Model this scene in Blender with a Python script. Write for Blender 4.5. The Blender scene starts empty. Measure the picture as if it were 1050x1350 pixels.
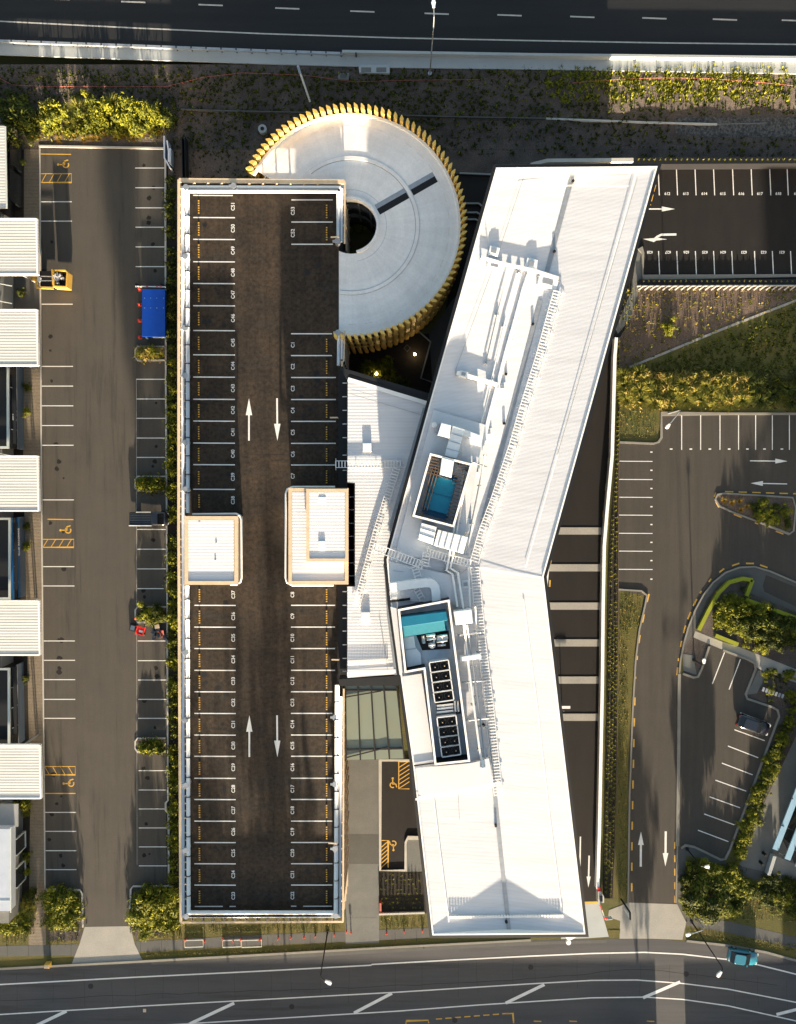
import bpy, math, random
from mathutils import Vector, Matrix
random.seed(7)
S=bpy.context.scene
COL=S.collection
R=math.radians
# ------------------------------------------------------------------ camera
H=97.0; F=970.0; TILT=R(2.1)
cd=bpy.data.cameras.new('camera'); cam=bpy.data.objects.new('camera',cd); COL.objects.link(cam)
cam.location=(0,0,H); cam.rotation_euler=(-TILT,0,0)
cd.sensor_fit='VERTICAL'; cd.sensor_height=24; cd.lens=24*F/1350; cd.clip_end=3000; cd.clip_start=1
S.camera=cam
def P(px,py,z=0.0):
    dx=(px-525)/F; dy=-(py-675)/F
    # camera x->x ; camera y,z rotated by -TILT about X
    c,s=math.cos(-TILT),math.sin(-TILT)
    wy=dy*c-(-1)*s; wz=dy*s+(-1)*c
    t=(z-H)/wz
    return Vector((dx*t,wy*t,z))
# ------------------------------------------------------------------ mesh builder
class MB:
    def __init__(s): s.v=[]; s.f=[]; s.m=[]; s.cur=0
    def face(s,pts):
        n=len(s.v); s.v+= [Vector(p) for p in pts]; s.f.append(list(range(n,n+len(pts)))); s.m.append(s.cur)
    def prism(s,pts,z0,z1):
        pts=[Vector((p[0],p[1],0)) for p in pts]
        a=sum(pts[i].x*pts[(i+1)%len(pts)].y-pts[(i+1)%len(pts)].x*pts[i].y for i in range(len(pts)))
        if a<0: pts.reverse()
        n=len(s.v); k=len(pts)
        s.v+=[Vector((p.x,p.y,z0)) for p in pts]+[Vector((p.x,p.y,z1)) for p in pts]
        s.f.append([n+i for i in range(k)][::-1]); s.f.append([n+k+i for i in range(k)])
        for i in range(k): s.f.append([n+i,n+(i+1)%k,n+k+(i+1)%k,n+k+i])
        s.m+=[s.cur]*(k+2)
    def box(s,x0,x1,y0,y1,z0,z1): s.prism([(x0,y0),(x1,y0),(x1,y1),(x0,y1)],z0,z1)
    def obox(s,c,ang,l,w,z0,z1):
        d=Vector((math.cos(ang),math.sin(ang))); n=Vector((-d.y,d.x)); c=Vector((c[0],c[1]))
        s.prism([c-d*l/2-n*w/2,c+d*l/2-n*w/2,c+d*l/2+n*w/2,c-d*l/2+n*w/2],z0,z1)
    def bar(s,a,b,w,h=None):
        a=Vector(a); b=Vector(b); h=h or w
        d=(b-a).normalized(); up=Vector((0,0,1)) if abs(d.z)<.95 else Vector((1,0,0))
        x=d.cross(up).normalized()*w/2; y=x.cross(d).normalized()*h/2
        n=len(s.v)
        for p in (a,b): s.v+=[p-x-y,p+x-y,p+x+y,p-x+y]
        for q in ([0,1,2,3],[7,6,5,4],[0,4,5,1],[1,5,6,2],[2,6,7,3],[3,7,4,0]): s.f.append([n+i for i in q]); s.m.append(s.cur)
    def tube(s,pts,r,k=8,r2=None):
        pts=[Vector(p) for p in pts]; n=len(s.v); N=len(pts)
        for i,p in enumerate(pts):
            d=(pts[min(i+1,N-1)]-pts[max(i-1,0)]).normalized()
            up=Vector((0,0,1)) if abs(d.z)<.9 else Vector((1,0,0))
            x=d.cross(up).normalized(); y=x.cross(d)
            rr=r if r2 is None else r+(r2-r)*i/(N-1)
            for j in range(k):
                a=2*math.pi*j/k; s.v.append(p+(x*math.cos(a)+y*math.sin(a))*rr)
        for i in range(N-1):
            for j in range(k):
                s.f.append([n+i*k+j,n+i*k+(j+1)%k,n+(i+1)*k+(j+1)%k,n+(i+1)*k+j]); s.m.append(s.cur)
        s.f.append([n+j for j in range(k)]); s.f.append([n+(N-1)*k+j for j in range(k)][::-1]); s.m+=[s.cur]*2
    def cyl(s,c,r,z0,z1,k=20,r1=None):
        r1=r if r1 is None else r1; n=len(s.v)
        for z,rr in((z0,r),(z1,r1)):
            for j in range(k):
                a=2*math.pi*j/k; s.v.append(Vector((c[0]+rr*math.cos(a),c[1]+rr*math.sin(a),z)))
        for j in range(k): s.f.append([n+j,n+(j+1)%k,n+k+(j+1)%k,n+k+j]); s.m.append(s.cur)
        s.f.append([n+j for j in range(k)][::-1]); s.f.append([n+k+j for j in range(k)]); s.m+=[s.cur]*2
    def ring(s,c,r0,r1,z0,z1,a0=0,a1=360,k=96):
        full=abs(a1-a0)>=359.9; n=len(s.v); K=k if full else k+1
        for j in range(K):
            a=R(a0+(a1-a0)*j/k); u=Vector((math.cos(a),math.sin(a)))
            for rr,z in((r0,z0),(r1,z0),(r1,z1),(r0,z1)): s.v.append(Vector((c[0]+u.x*rr,c[1]+u.y*rr,z)))
        for j in range(k):
            i0=n+4*j; i1=n+4*((j+1)%K)
            for q in range(4):
                s.f.append([i0+q,i0+(q+1)%4,i1+(q+1)%4,i1+q]); s.m.append(s.cur)
        if not full:
            s.f.append([n,n+3,n+2,n+1]); e=n+4*k; s.f.append([e,e+1,e+2,e+3]); s.m+=[s.cur]*2
    def ribbon(s,pts,w,z=None,h=0.0):
        """flat strip (or low kerb of height h) along world points"""
        pts=[Vector(p) for p in pts]; N=len(pts); L=[];Rr=[]
        for i,p in enumerate(pts):
            d=(pts[min(i+1,N-1)]-pts[max(i-1,0)]); d.z=0; d.normalize(); n=Vector((-d.y,d.x,0))
            k=1.0
            if 0<i<N-1:
                e=(pts[i]-pts[i-1]); e.z=0; e.normalize(); k=1/max(.5,d.dot(e))
            zz=p.z if z is None else z
            L.append(Vector((p.x,p.y,zz))+n*w/2*k); Rr.append(Vector((p.x,p.y,zz))-n*w/2*k)
        n0=len(s.v)
        if h==0:
            for a,b in zip(L,Rr): s.v+=[a,b]
            for i in range(N-1): s.f.append([n0+2*i,n0+2*i+1,n0+2*i+3,n0+2*i+2]); s.m.append(s.cur)
        else:
            u=Vector((0,0,h))
            for a,b in zip(L,Rr): s.v+=[a,b,b+u,a+u]
            for i in range(N-1):
                for q in range(4): s.f.append([n0+4*i+q,n0+4*i+(q+1)%4,n0+4*i+4+(q+1)%4,n0+4*i+4+q]); s.m.append(s.cur)
            s.f.append([n0,n0+3,n0+2,n0+1]); e=n0+4*(N-1); s.f.append([e,e+1,e+2,e+3]); s.m+=[s.cur]*2
    def text(s,t,c,size,ang,z,tilt=None):
        cu=bpy.data.curves.new('t','FONT'); cu.body=t; cu.size=size; cu.align_x='CENTER'; cu.align_y='CENTER'; cu.offset=size*.02
        ob=bpy.data.objects.new('t',cu); me=bpy.data.meshes.new_from_object(ob)
        M=tilt if tilt is not None else Matrix.Translation((c[0],c[1],z))@Matrix.Rotation(ang,4,'Z')
        n=len(s.v); s.v+=[M@v.co for v in me.vertices]
        for p in me.polygons: s.f.append([n+i for i in p.vertices]); s.m.append(s.cur)
        bpy.data.objects.remove(ob); bpy.data.meshes.remove(me); bpy.data.curves.remove(cu)
    def build(s,name,mat,parent=None,smooth=False,bevel=0,**kw):
        me=bpy.data.meshes.new(name)
        o0=parent_loc(parent) if parent else Vector((0,0,0))
        me.from_pydata([v-o0 for v in s.v],[],s.f)
        mats=mat if isinstance(mat,(list,tuple)) else [mat]
        for m in mats: me.materials.append(M[m] if isinstance(m,str) else m)
        me.polygons.foreach_set('material_index',s.m)
        if smooth: me.polygons.foreach_set('use_smooth',[True]*len(s.f))
        me.update()
        o=bpy.data.objects.new(name,me); COL.objects.link(o)
        if parent: o.parent=parent
        if bevel:
            b=o.modifiers.new('bevel','BEVEL'); b.width=bevel; b.segments=2; b.limit_method='ANGLE'
        tag(o,**kw); return o
def parent_loc(p):
    v=Vector((0,0,0))
    while p: v=v+Vector(p.location); p=p.parent
    return v
def tag(o,label=None,cat=None,group=None,kind=None):
    if label: o['label']=label
    if cat: o['category']=cat
    if group: o['group']=group
    if kind: o['kind']=kind
    return o
def thing(name,loc,label,cat,group=None):
    o=bpy.data.objects.new(name,None); o.empty_display_size=.3; COL.objects.link(o); o.location=loc
    return tag(o,label,cat,group)
def dup(root,loc=None,rz=None,label=None,scale=None,parent=None):
    c=root.copy(); COL.objects.link(c)
    if parent is not None: c.parent=parent
    if loc is not None: c.location=loc
    if rz is not None: c.rotation_euler=(0,0,rz)
    if scale is not None: c.scale=scale
    if label: c['label']=label
    for ch in list(root.children): dup(ch,parent=c)
    return c
# ------------------------------------------------------------------ materials
M={}
def mat(name,col,rough=.8,col2=None,ns=1.0,amt=.5,detail=6,bump=0,bs=None,metal=0,spec=.3,emit=None,trans=0,fine=0,fs=30,wave=None,patch=None,coat=0):
    m=bpy.data.materials.new(name); m.use_nodes=True; nt=m.node_tree; N=nt.nodes; L=nt.links
    b=N['Principled BSDF']; b.inputs['Roughness'].default_value=rough; b.inputs['Metallic'].default_value=metal
    b.inputs['Specular IOR Level'].default_value=spec
    if trans: b.inputs['Transmission Weight'].default_value=trans
    if coat: b.inputs['Coat Weight'].default_value=coat
    if emit: b.inputs['Emission Color'].default_value=(*col,1); b.inputs['Emission Strength'].default_value=emit
    tc=N.new('ShaderNodeTexCoord'); src=tc.outputs['Object']
    def noise(sc,det=6,rough=.6,s=None):
        n=N.new('ShaderNodeTexNoise'); n.inputs['Scale'].default_value=sc; n.inputs['Detail'].default_value=det; n.inputs['Roughness'].default_value=rough
        L.new(s or src,n.inputs['Vector']); return n
    def mix(a,bb,f,mode='MIX'):
        x=N.new('ShaderNodeMix'); x.data_type='RGBA'; x.blend_type=mode
        for sock,val in((x.inputs[0],f),(x.inputs[6],a),(x.inputs[7],bb)):
            if hasattr(val,'is_linked') or hasattr(val,'links'): L.new(val,sock)
            elif isinstance(val,(int,float)): sock.default_value=val
            else: sock.default_value=(*val,1)
        return x.outputs[2]
    def ramp(s,a,bb):
        r=N.new('ShaderNodeMapRange'); r.inputs[1].default_value=a; r.inputs[2].default_value=bb; L.new(s,r.inputs[0]); return r.outputs[0]
    cur=col
    if col2 is not None:
        cur=mix(col,col2,ramp(noise(ns,detail).outputs[0],.5-amt*.5,.5+amt*.5))
    if patch:   # rectangular-ish long patches (pc colour, scale xyz, amount)
        pc,sc,thr=patch
        mp=N.new('ShaderNodeMapping'); mp.inputs['Scale'].default_value=sc; L.new(src,mp.inputs['Vector'])
        cur=mix(cur,pc,ramp(noise(1,5,.65,mp.outputs[0]).outputs[0],thr,thr+.14))
    if fine:
        cur=mix(cur,(0,0,0),0.0) if False else cur
        g=N.new('ShaderNodeMapRange'); g.inputs[1].default_value=.3; g.inputs[2].default_value=.7; g.inputs[3].default_value=1-fine; g.inputs[4].default_value=1+fine
        L.new(noise(fs,3,.7).outputs[0],g.inputs[0])
        vm=N.new('ShaderNodeVectorMath'); vm.operation='SCALE'
        if hasattr(cur,'links'): L.new(cur,vm.inputs[0])
        else: vm.inputs[0].default_value=cur
        L.new(g.outputs[0],vm.inputs['Scale']); cur=vm.outputs[0]
    hsrc=None
    if wave:   # (period m, angle deg, colour amount, bump)
        per,ang,ca,bd=wave
        mp=N.new('ShaderNodeMapping'); mp.vector_type='POINT'; mp.inputs['Rotation'].default_value=(0,0,R(ang)); L.new(src,mp.inputs['Vector'])
        w=N.new('ShaderNodeTexWave'); w.bands_direction='Y'; w.inputs['Scale'].default_value=.314159/per; L.new(mp.outputs[0],w.inputs['Vector'])
        dk=tuple(c*(1-ca) for c in col)
        f=ramp(w.outputs['Fac'],.0,.35)
        if hasattr(cur,'links'):
            vv=N.new('ShaderNodeVectorMath'); vv.operation='SCALE'; L.new(cur,vv.inputs[0])
            mm=N.new('ShaderNodeMapRange'); mm.inputs[3].default_value=1-ca; mm.inputs[4].default_value=1; L.new(f,mm.inputs[0]); L.new(mm.outputs[0],vv.inputs['Scale']); cur=vv.outputs[0]
        else: cur=mix(dk,col,f)
        bp=N.new('ShaderNodeBump'); bp.inputs['Distance'].default_value=bd; bp.inputs['Strength'].default_value=1; L.new(w.outputs['Fac'],bp.inputs['Height']); L.new(bp.outputs[0],b.inputs['Normal'])
    if hasattr(cur,'links'): L.new(cur,b.inputs['Base Color'])
    else: b.inputs['Base Color'].default_value=(*cur,1)
    if bump:
        bp=N.new('ShaderNodeBump'); bp.inputs['Distance'].default_value=bump; L.new(noise(bs or 8,5).outputs[0],bp.inputs['Height']); L.new(bp.outputs[0],b.inputs['Normal'])
    M[name]=m; return m
def foliage(name,a,b_,c=None,sc=1.3,rough=.55):
    m=mat(name,a,.8,b_,ns=sc,amt=.35,fine=.35,fs=6,spec=.12)
    return m
mat('asphalt_old',(.0809,.0720,.0588),.9,(.0619,.0555,.0473),.25,.6,8,.01,25,fine=.18,fs=12,patch=((.0475,.0439,.0389),(.9,.05,1),.56))
mat('asphalt_right',(.0647,.0566,.0470),.9,(.0495,.0447,.0386),.2,.6,8,.01,25,fine=.15,fs=12)
mat('asphalt_new',(.0166,.0140,.0122),.9,(.0118,.0105,.0100),.3,.6,8,.01,25,fine=.2,fs=10)
mat('asphalt_deck',(.0494,.0339,.0216),.88,(.0216,.0163,.0120),.28,.35,9,.01,20,fine=.5,fs=2.2,patch=((.0298,.0248,.0198),(.12,.9,1),.54))
mat('asphalt_road',(.0825,.0814,.0836),.88,(.0638,.0638,.0660),.15,.6,8,.01,25,fine=.14,fs=14,patch=((.0475,.0454,.0432),(.03,.35,1),.55))
mat('asphalt_highway',(.0130,.0144,.0170),.85,(.0175,.0189,.0212),.12,.6,8,.01,25,fine=.12,fs=14)
mat('shoulder',(.0194,.0200,.0220),.85,(.0160,.0171,.0189),.2,.6,8,fine=.12,fs=14)
mat('concrete',(.34,.32,.28),.85,(.25,.24,.215),.35,.6,8,.004,20,fine=.12,fs=8)
mat('concrete_grey',(.1600,.1600,.1480),.85,(.1120,.1160,.1080),.5,.6,8,fine=.15,fs=8)
mat('concrete_dark',(.0960,.0960,.0880),.85,(.0720,.0720,.0680),.5,.6,8,fine=.15,fs=8)
mat('concrete_pale',(.3793,.3995,.3988),.8,(.2968,.3187,.3208),.25,.6,8,fine=.05,fs=9)
mat('concrete_ramp',(.8353,.8289,.8100),.7,(.6581,.6581,.6517),.22,.55,9,fine=.06,fs=5)
mat('kerb',(.2400,.2240,.1920),.85,(.1760,.1680,.1440),.8,.6,fine=.1)
mat('kerb_light',(.50,.48,.43),.8,(.38,.36,.32),.8,.6)
mat('white_line',(.72,.71,.68),.7,(.60,.59,.56),1.2,.5,fine=.12,fs=10)
mat('white_worn',(.52,.50,.46),.8,(.34,.32,.29),1.5,.5,fine=.2,fs=14)
mat('yellow_line',(.62,.36,.05),.75,(.48,.28,.06),1.2,.5,fine=.15,fs=10)
mat('seam',(.012,.012,.013),.9)
mat('crack',(.028,.027,.027),.9)
mat('grass',(.0660,.0720,.0168),.95,(.1320,.1020,.0300),.35,.5,9,.03,10,fine=.4,fs=9)
mat('grass_dry',(.13,.105,.04),.95,(.065,.08,.02),.5,.5,9,.03,10,fine=.4,fs=9)
mat('mulch',(.1588,.1104,.0800),.98,(.0828,.0620,.0510),.5,.5,9,.05,7,fine=.45,fs=7)
mat('mulch_grey',(.1056,.0850,.0721),.98,(.0463,.0386,.0347),.45,.5,9,.05,7,fine=.45,fs=7)
mat('soil_dark',(.018,.015,.012),.98,(.03,.024,.018),1.5,.5,fine=.4,fs=8)
mat('gravel',(.0960,.0960,.0930),.95,(.0300,.0300,.0312),3.0,.25,4,.05,6,fine=.4,fs=5)
mat('white_roof',(.6376,.6440,.6681),.45,(.5829,.5934,.6207),.15,.6,wave=(.42,-14.5,.045,.0015))
mat('white_roof_south',(.6376,.6440,.6681),.45,(.5829,.5934,.6207),.15,.6,wave=(.42,6,.045,.0015))
mat('white_roof_low',(.6376,.6440,.6681),.45,(.5829,.5934,.6207),.15,.6,wave=(.36,0,.05,.006))
mat('white_membrane',(.6200,.6300,.6500),.5,(.5500,.5700,.6000),.3,.6,fine=.05,fs=6)
mat('white_canopy',(.6000,.5900,.5600),.45,(.5200,.5100,.4800),.3,.6,wave=(.36,0,.10,.01))
mat('white_paint',(.80,.79,.77),.5)
mat('white_metal',(.78,.78,.77),.35,(.70,.70,.70),2,.5)
mat('galv',(.42,.44,.46),.35,(.30,.32,.34),2,.5,metal=.5)
mat('pipe_blue_grey',(.50,.54,.60),.35,(.42,.46,.52),1,.5,metal=.2)
mat('duct_white',(.72,.76,.78),.4,(.63,.68,.71),1.5,.5)
mat('dark_metal',(.0076,.0084,.0101),.5,(.0109,.0118,.0134),1,.5)
mat('black',(.008,.008,.009),.6)
mat('charcoal',(.0147,.0155,.0176),.55,(.0109,.0118,.0134),1,.5)
mat('grey_floor',(.5400,.6210,.7020),.8,(.4050,.4752,.5400),1,.5)
mat('gold',(.8443,.5738,.1622),.4,(.7158,.4509,.0928),.8,.5,metal=.25,spec=.5)
mat('timber',(.6270,.4950,.3360),.6,(.4940,.3740,.2520),1.5,.5,fine=.15,fs=12)
mat('timber_dark',(.13,.085,.05),.7,(.20,.13,.075),1.5,.5)
mat('teal_unit',(.008,.155,.25),.45,(.006,.13,.215),.8,.5)
mat('teal_light',(.07,.31,.37),.5,(.055,.27,.33),2,.5,fine=.08,fs=12)
mat('teal_deep',(.004,.07,.14),.5)
mat('blue_cover',(.004,.055,.36),.4,(.003,.045,.30),1.5,.5)
mat('blue_band',(.012,.10,.26),.4)
mat('slate_blue',(.09,.12,.16),.4,(.07,.095,.13),1,.5)
mat('red',(.62,.03,.025),.5)
mat('red_white',(.4200,.1080,.0840),.5)
mat('orange_red',(.70,.13,.04),.6)
mat('yellow_paint',(.6480,.3969,.0675),.45,(.5400,.3119,.0675),2,.5)
mat('lime_edge',(.26,.28,.015),.8,(.20,.22,.02),1,.5)
mat('glass_dark',(.012,.015,.018),.08,spec=.6)
mat('glass_green',(.2040,.2465,.2040),.25,(.2295,.2380,.1700),.35,.5,spec=.5)
mat('car_teal',(.02,.17,.24),.25,spec=.6,coat=1)
mat('car_black',(.008,.009,.014),.15,spec=.6,coat=1)
mat('rubber',(.015,.015,.015),.8)
mat('rubbish',(.62,.62,.60),.8,(.25,.24,.24),5,.3,fine=.3,fs=12)
mat('lamp_glow',(1,.75,.4),.5,emit=12)
mat('bark',(.10,.07,.05),.9,(.06,.045,.035),3,.5)
mat('paver',(.23,.185,.13),.9,(.16,.13,.095),.5,.5,fine=.22,fs=5,wave=(.45,0,.15,.004))
mat('wall_grey',(.26,.27,.27),.8,(.20,.21,.21),.5,.5)
mat('roof_grey',(.12,.13,.13),.8,(.09,.10,.10),.5,.5)
mat('cap_pale',(.50,.53,.50),.5,(.40,.44,.42),1,.5)
mat('louver_blue',(.26,.40,.50),.35,(.20,.33,.43),.5,.5,spec=.5)
mat('house_wall',(.45,.42,.38),.8); mat('house_roof',(.12,.11,.11),.8,(.09,.08,.08),.5,.5)
foliage('leaf_dark',(.0200,.0300,.0080),(.0420,.0500,.0110))
foliage('leaf_mid',(.0621,.0765,.0099),(.1076,.1125,.0144))
foliage('leaf_yellow',(.2422,.2295,.0187),(.1373,.1530,.0153))
foliage('leaf_straw',(.36,.27,.08),(.22,.18,.04))
foliage('leaf_gold',(.42,.25,.04),(.26,.18,.03))
foliage('leaf_flax',(.3000,.2600,.0500),(.1300,.1350,.0200))

# radial and circular tyre/pour streaks on the ramp concrete (object origin = ramp centre)
def ramp_streaks():
    m=M['concrete_ramp']; nt=m.node_tree; N=nt.nodes; L=nt.links; b=N['Principled BSDF']
    src=b.inputs['Base Color'].links[0].from_socket
    tc=N.new('ShaderNodeTexCoord'); sp=N.new('ShaderNodeSeparateXYZ'); L.new(tc.outputs['Object'],sp.inputs[0])
    at=N.new('ShaderNodeMath'); at.operation='ARCTAN2'; L.new(sp.outputs[1],at.inputs[0]); L.new(sp.outputs[0],at.inputs[1])
    ln=N.new('ShaderNodeVectorMath'); ln.operation='LENGTH'; L.new(tc.outputs['Object'],ln.inputs[0])
    out=src
    for ka,kr,amp in ((16,.12,.06),(1.2,2.2,.07)):
        ma=N.new('ShaderNodeMath'); ma.operation='MULTIPLY'; ma.inputs[1].default_value=ka; L.new(at.outputs[0],ma.inputs[0])
        mr=N.new('ShaderNodeMath'); mr.operation='MULTIPLY'; mr.inputs[1].default_value=kr; L.new(ln.outputs['Value'],mr.inputs[0])
        cb=N.new('ShaderNodeCombineXYZ'); L.new(ma.outputs[0],cb.inputs[0]); L.new(mr.outputs[0],cb.inputs[1])
        nz=N.new('ShaderNodeTexNoise'); nz.inputs['Scale'].default_value=1; nz.inputs['Detail'].default_value=5; L.new(cb.outputs[0],nz.inputs['Vector'])
        mp=N.new('ShaderNodeMapRange'); mp.inputs[1].default_value=.35; mp.inputs[2].default_value=.65; mp.inputs[3].default_value=1-amp; mp.inputs[4].default_value=1; L.new(nz.outputs[0],mp.inputs[0])
        v=N.new('ShaderNodeVectorMath'); v.operation='SCALE'; L.new(out,v.inputs[0]); L.new(mp.outputs[0],v.inputs['Scale']); out=v.outputs[0]
    L.new(out,b.inputs['Base Color'])
ramp_streaks()
def streak(name,ang,amp=.10,sx=.08,sy=1.6):
    m=M[name]; nt=m.node_tree; N=nt.nodes; L=nt.links; b=N['Principled BSDF']; src=b.inputs['Base Color'].links[0].from_socket
    tc=N.new('ShaderNodeTexCoord'); mp=N.new('ShaderNodeMapping'); mp.inputs['Rotation'].default_value=(0,0,R(ang)); mp.inputs['Scale'].default_value=(sx,sy,1); L.new(tc.outputs['Object'],mp.inputs[0])
    nz=N.new('ShaderNodeTexNoise'); nz.inputs['Scale'].default_value=1; nz.inputs['Detail'].default_value=7; nz.inputs['Roughness'].default_value=.7; L.new(mp.outputs[0],nz.inputs['Vector'])
    r=N.new('ShaderNodeMapRange'); r.inputs[1].default_value=.42; r.inputs[2].default_value=.7; r.inputs[3].default_value=1; r.inputs[4].default_value=1-amp; L.new(nz.outputs[0],r.inputs[0])
    v=N.new('ShaderNodeVectorMath'); v.operation='SCALE'; L.new(src,v.inputs[0]); L.new(r.outputs[0],v.inputs['Scale']); L.new(v.outputs[0],b.inputs['Base Color'])
streak('white_roof',-14.5,.14); streak('white_roof_south',6,.14); streak('white_roof_low',0); streak('white_canopy',0,.18)
streak('asphalt_deck',0,.35,1.6,.06); streak('asphalt_old',0,.16,.9,.05); streak('asphalt_road',-4,.2,.04,.9); streak('asphalt_right',3,.2,.9,.05); streak('asphalt_new',0,.25,.6,.1); streak('asphalt_highway',-3,.25,.03,.7)
# ------------------------------------------------------------------ setting
ST='structure'
def PP(l,z=0): return [P(a,b,z) for a,b in l]
def sheet(name,pts,z,m,px=True):
    b=MB(); b.face([P(a,c,z) if px else (a,c,z) for a,c in pts]); return b.build(name,m,kind=ST)
g=MB(); g.face([(-700,-700,0),(700,-700,0),(700,60,0),(-700,60,0)]); g.build('ground','grass_dry',kind=ST)
g=MB(); g.face([(-700,118,2),(700,118,2),(700,900,2),(-700,900,2)]); g.build('far_ground','grass_dry',kind=ST)
# embankment rising to the highway
YB0=P(0,191).y; ZT=2.0; YB1=P(0,97,ZT).y
def zt(x,y):
    t=min(1,max(0,(y-YB0)/(YB1-YB0))); b=0
    if 0<t<1: b=.12*math.sin(x*.9+1.3*math.sin(y*.7))*math.sin(t*math.pi)
    return .03+(ZT-.08)*(t**1.4)+b
eb=MB(); xs=[-400,-150]+[-70+ i*1.0 for i in range(141)]+[150,400]; ys=[YB0-.6+i*(YB1+1.4-YB0)/26 for i in range(28)]
n=len(eb.v)
for y in ys:
    for x in xs: eb.v.append(Vector((x,y,zt(x,y))))
w=len(xs)
for j in range(len(ys)-1):
    for i in range(w-1): eb.f.append([j*w+i,j*w+i+1,(j+1)*w+i+1,(j+1)*w+i]); eb.m.append(0)
eb.build('embankment','mulch_grey',kind=ST,smooth=True)
def T(px,py):
    """point on the terrain seen at a pixel"""
    z=0
    for _ in range(6): p=P(px,py,z); z=zt(p.x,p.y) if p.y>YB0-6 else .02
    p.z=z; return p
# highway at 2 m
def hz(pts,z): return [P(a,b,z) for a,b in pts]
hw=MB(); e=[(-300,30),(0,55),(350,67),(700,76),(1050,80),(1400,84)]; hw.face([(-400,P(0,30,ZT).y+2,ZT)]+hz(e,ZT)[0:0]+[p for p in hz(e,ZT)]+[(400,118,ZT),(-400,118,ZT)])
hw.build('highway','asphalt_highway',kind=ST)
sh=MB(); sh.ribbon(hz([(-300,32),(0,42),(350,55),(700,64),(1050,69),(1400,72)],ZT+.004),2.4); sh.build('highway_shoulder','shoulder',kind=ST)
cs=MB(); cs.ribbon(hz([(-300,56),(0,64),(350,76),(520,81),(700,83),(1050,89),(1400,94)],ZT-.05),1.7,h=.15); cs.build('highway_edge_path','concrete_pale',kind=ST)
mk=MB()
mk.ribbon(hz([(-300,20),(0,28),(180,37),(350,44.5),(525,50),(700,53.5),(870,56.5),(1050,58.5),(1400,62)],ZT+.008),.16)
for x0,y0 in [(-40,-5),(60,-2),(160,2),(262,6),(363,10.5),(462,14.5),(560,17.5),(656,19.5),(752,21.7),(847,23.5),(940,25.2),(1031,26.5)]:
    mk.ribbon(hz([(x0,y0),(x0+32,y0+1.2)],ZT+.006),.18)
mk.build('highway_marking','white_worn',kind=ST)
# concrete safety barrier and steel rail
b=MB(); b.ribbon(hz([(452,72.3),(700,76.5),(1050,80.5),(1400,84)],ZT),.32,h=.8)
b.build('road_barrier','concrete_pale',label='long pale concrete safety barrier along the highway edge',cat='barrier')
gr=thing('guard_rail',P(200,62,ZT),'steel guard rail on short posts along the left part of the highway','guard rail')
b=MB(); b.ribbon(hz([(-200,50),(0,55.5),(180,62),(350,68.5),(452,72)],ZT+.45),.30,h=.3); b.build('rail','galv',gr)
for i in range(26):
    x=-20+i*19.6; y=55.5+(x/452)*16.5
    b=MB(); q=P(x,y+2.3,ZT); b.box(q.x-.07,q.x+.07,q.y-.12,q.y+.12,ZT,ZT+.8); b.build('post','charcoal',gr)
# sheets
L1,L2,L3,L4,L5,L6=.004,.008,.012,.016,.020,.024
sheet('verge_grass',[(-200,1170),(250,1190),(460,1195),(575,1195),(775,1200),(905,1240),(905,1100),(1300,1180),(1300,1420),(-200,1420)],L1,'grass')
sheet('right_bank_soil',[(815,374),(1300,374),(1300,470),(1050,470),(815,545)],L1,'mulch')
sheet('right_lawn',[(832,484),(1050,396),(1300,300),(1300,560),(815,560),(815,484)],L2,'grass')
sheet('grass_patch',[(814,538),(868,538),(868,580),(814,582)],L3,'grass_dry')
sheet('garden_mulch_right',[(900,745),(1300,860),(1300,1200),(905,1100)],L1,'mulch_grey')
sheet('grass_strip',[(813,778),(849,782),(841,850),(835,900),(829,1000),(826,1100),(826,1186),(806,1186)],L3,'grass')
sheet('ground_north',[(-200,130),(240,130),(240,1205),(-200,1205)],L1,'soil_dark')
b=MB(); b.box(-9.6,-3,37,49,0.0,.004); 
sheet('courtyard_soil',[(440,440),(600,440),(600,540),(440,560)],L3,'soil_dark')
sheet('bank_foot',[(236,186),(1400,186),(1400,214),(236,240)],L1+.002,'mulch_grey')
sheet('left_bank',[(222,190),(335,190),(335,290),(222,290)],L3+.002,'mulch')
# south road
top=[(-600,1305),(-200,1290),(0,1278),(150,1270),(350,1259),(525,1249),(700,1240),(800,1237.5),(860,1238),(905,1241),(960,1247),(1010,1256),(1050,1267),(1200,1310),(1500,1420)]
sheet('main_road',top+[(1500,1560),(-600,1560)],L2,'asphalt_road')
kb=MB(); kb.ribbon(PP([(-200,1291)]+[(a,c-1) for a,c in top[2:4]]+[(98,1273)][0:0],L2),.3,h=.12)
kb.ribbon(PP([(a,c-1) for a,c in top[3:7]],L2),.3,h=.12)
kb.ribbon(PP([(a,c-1) for a,c in top[9:14]],L2),.3,h=.12)
kb.build('road_kerb','kerb',kind=ST)
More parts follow.
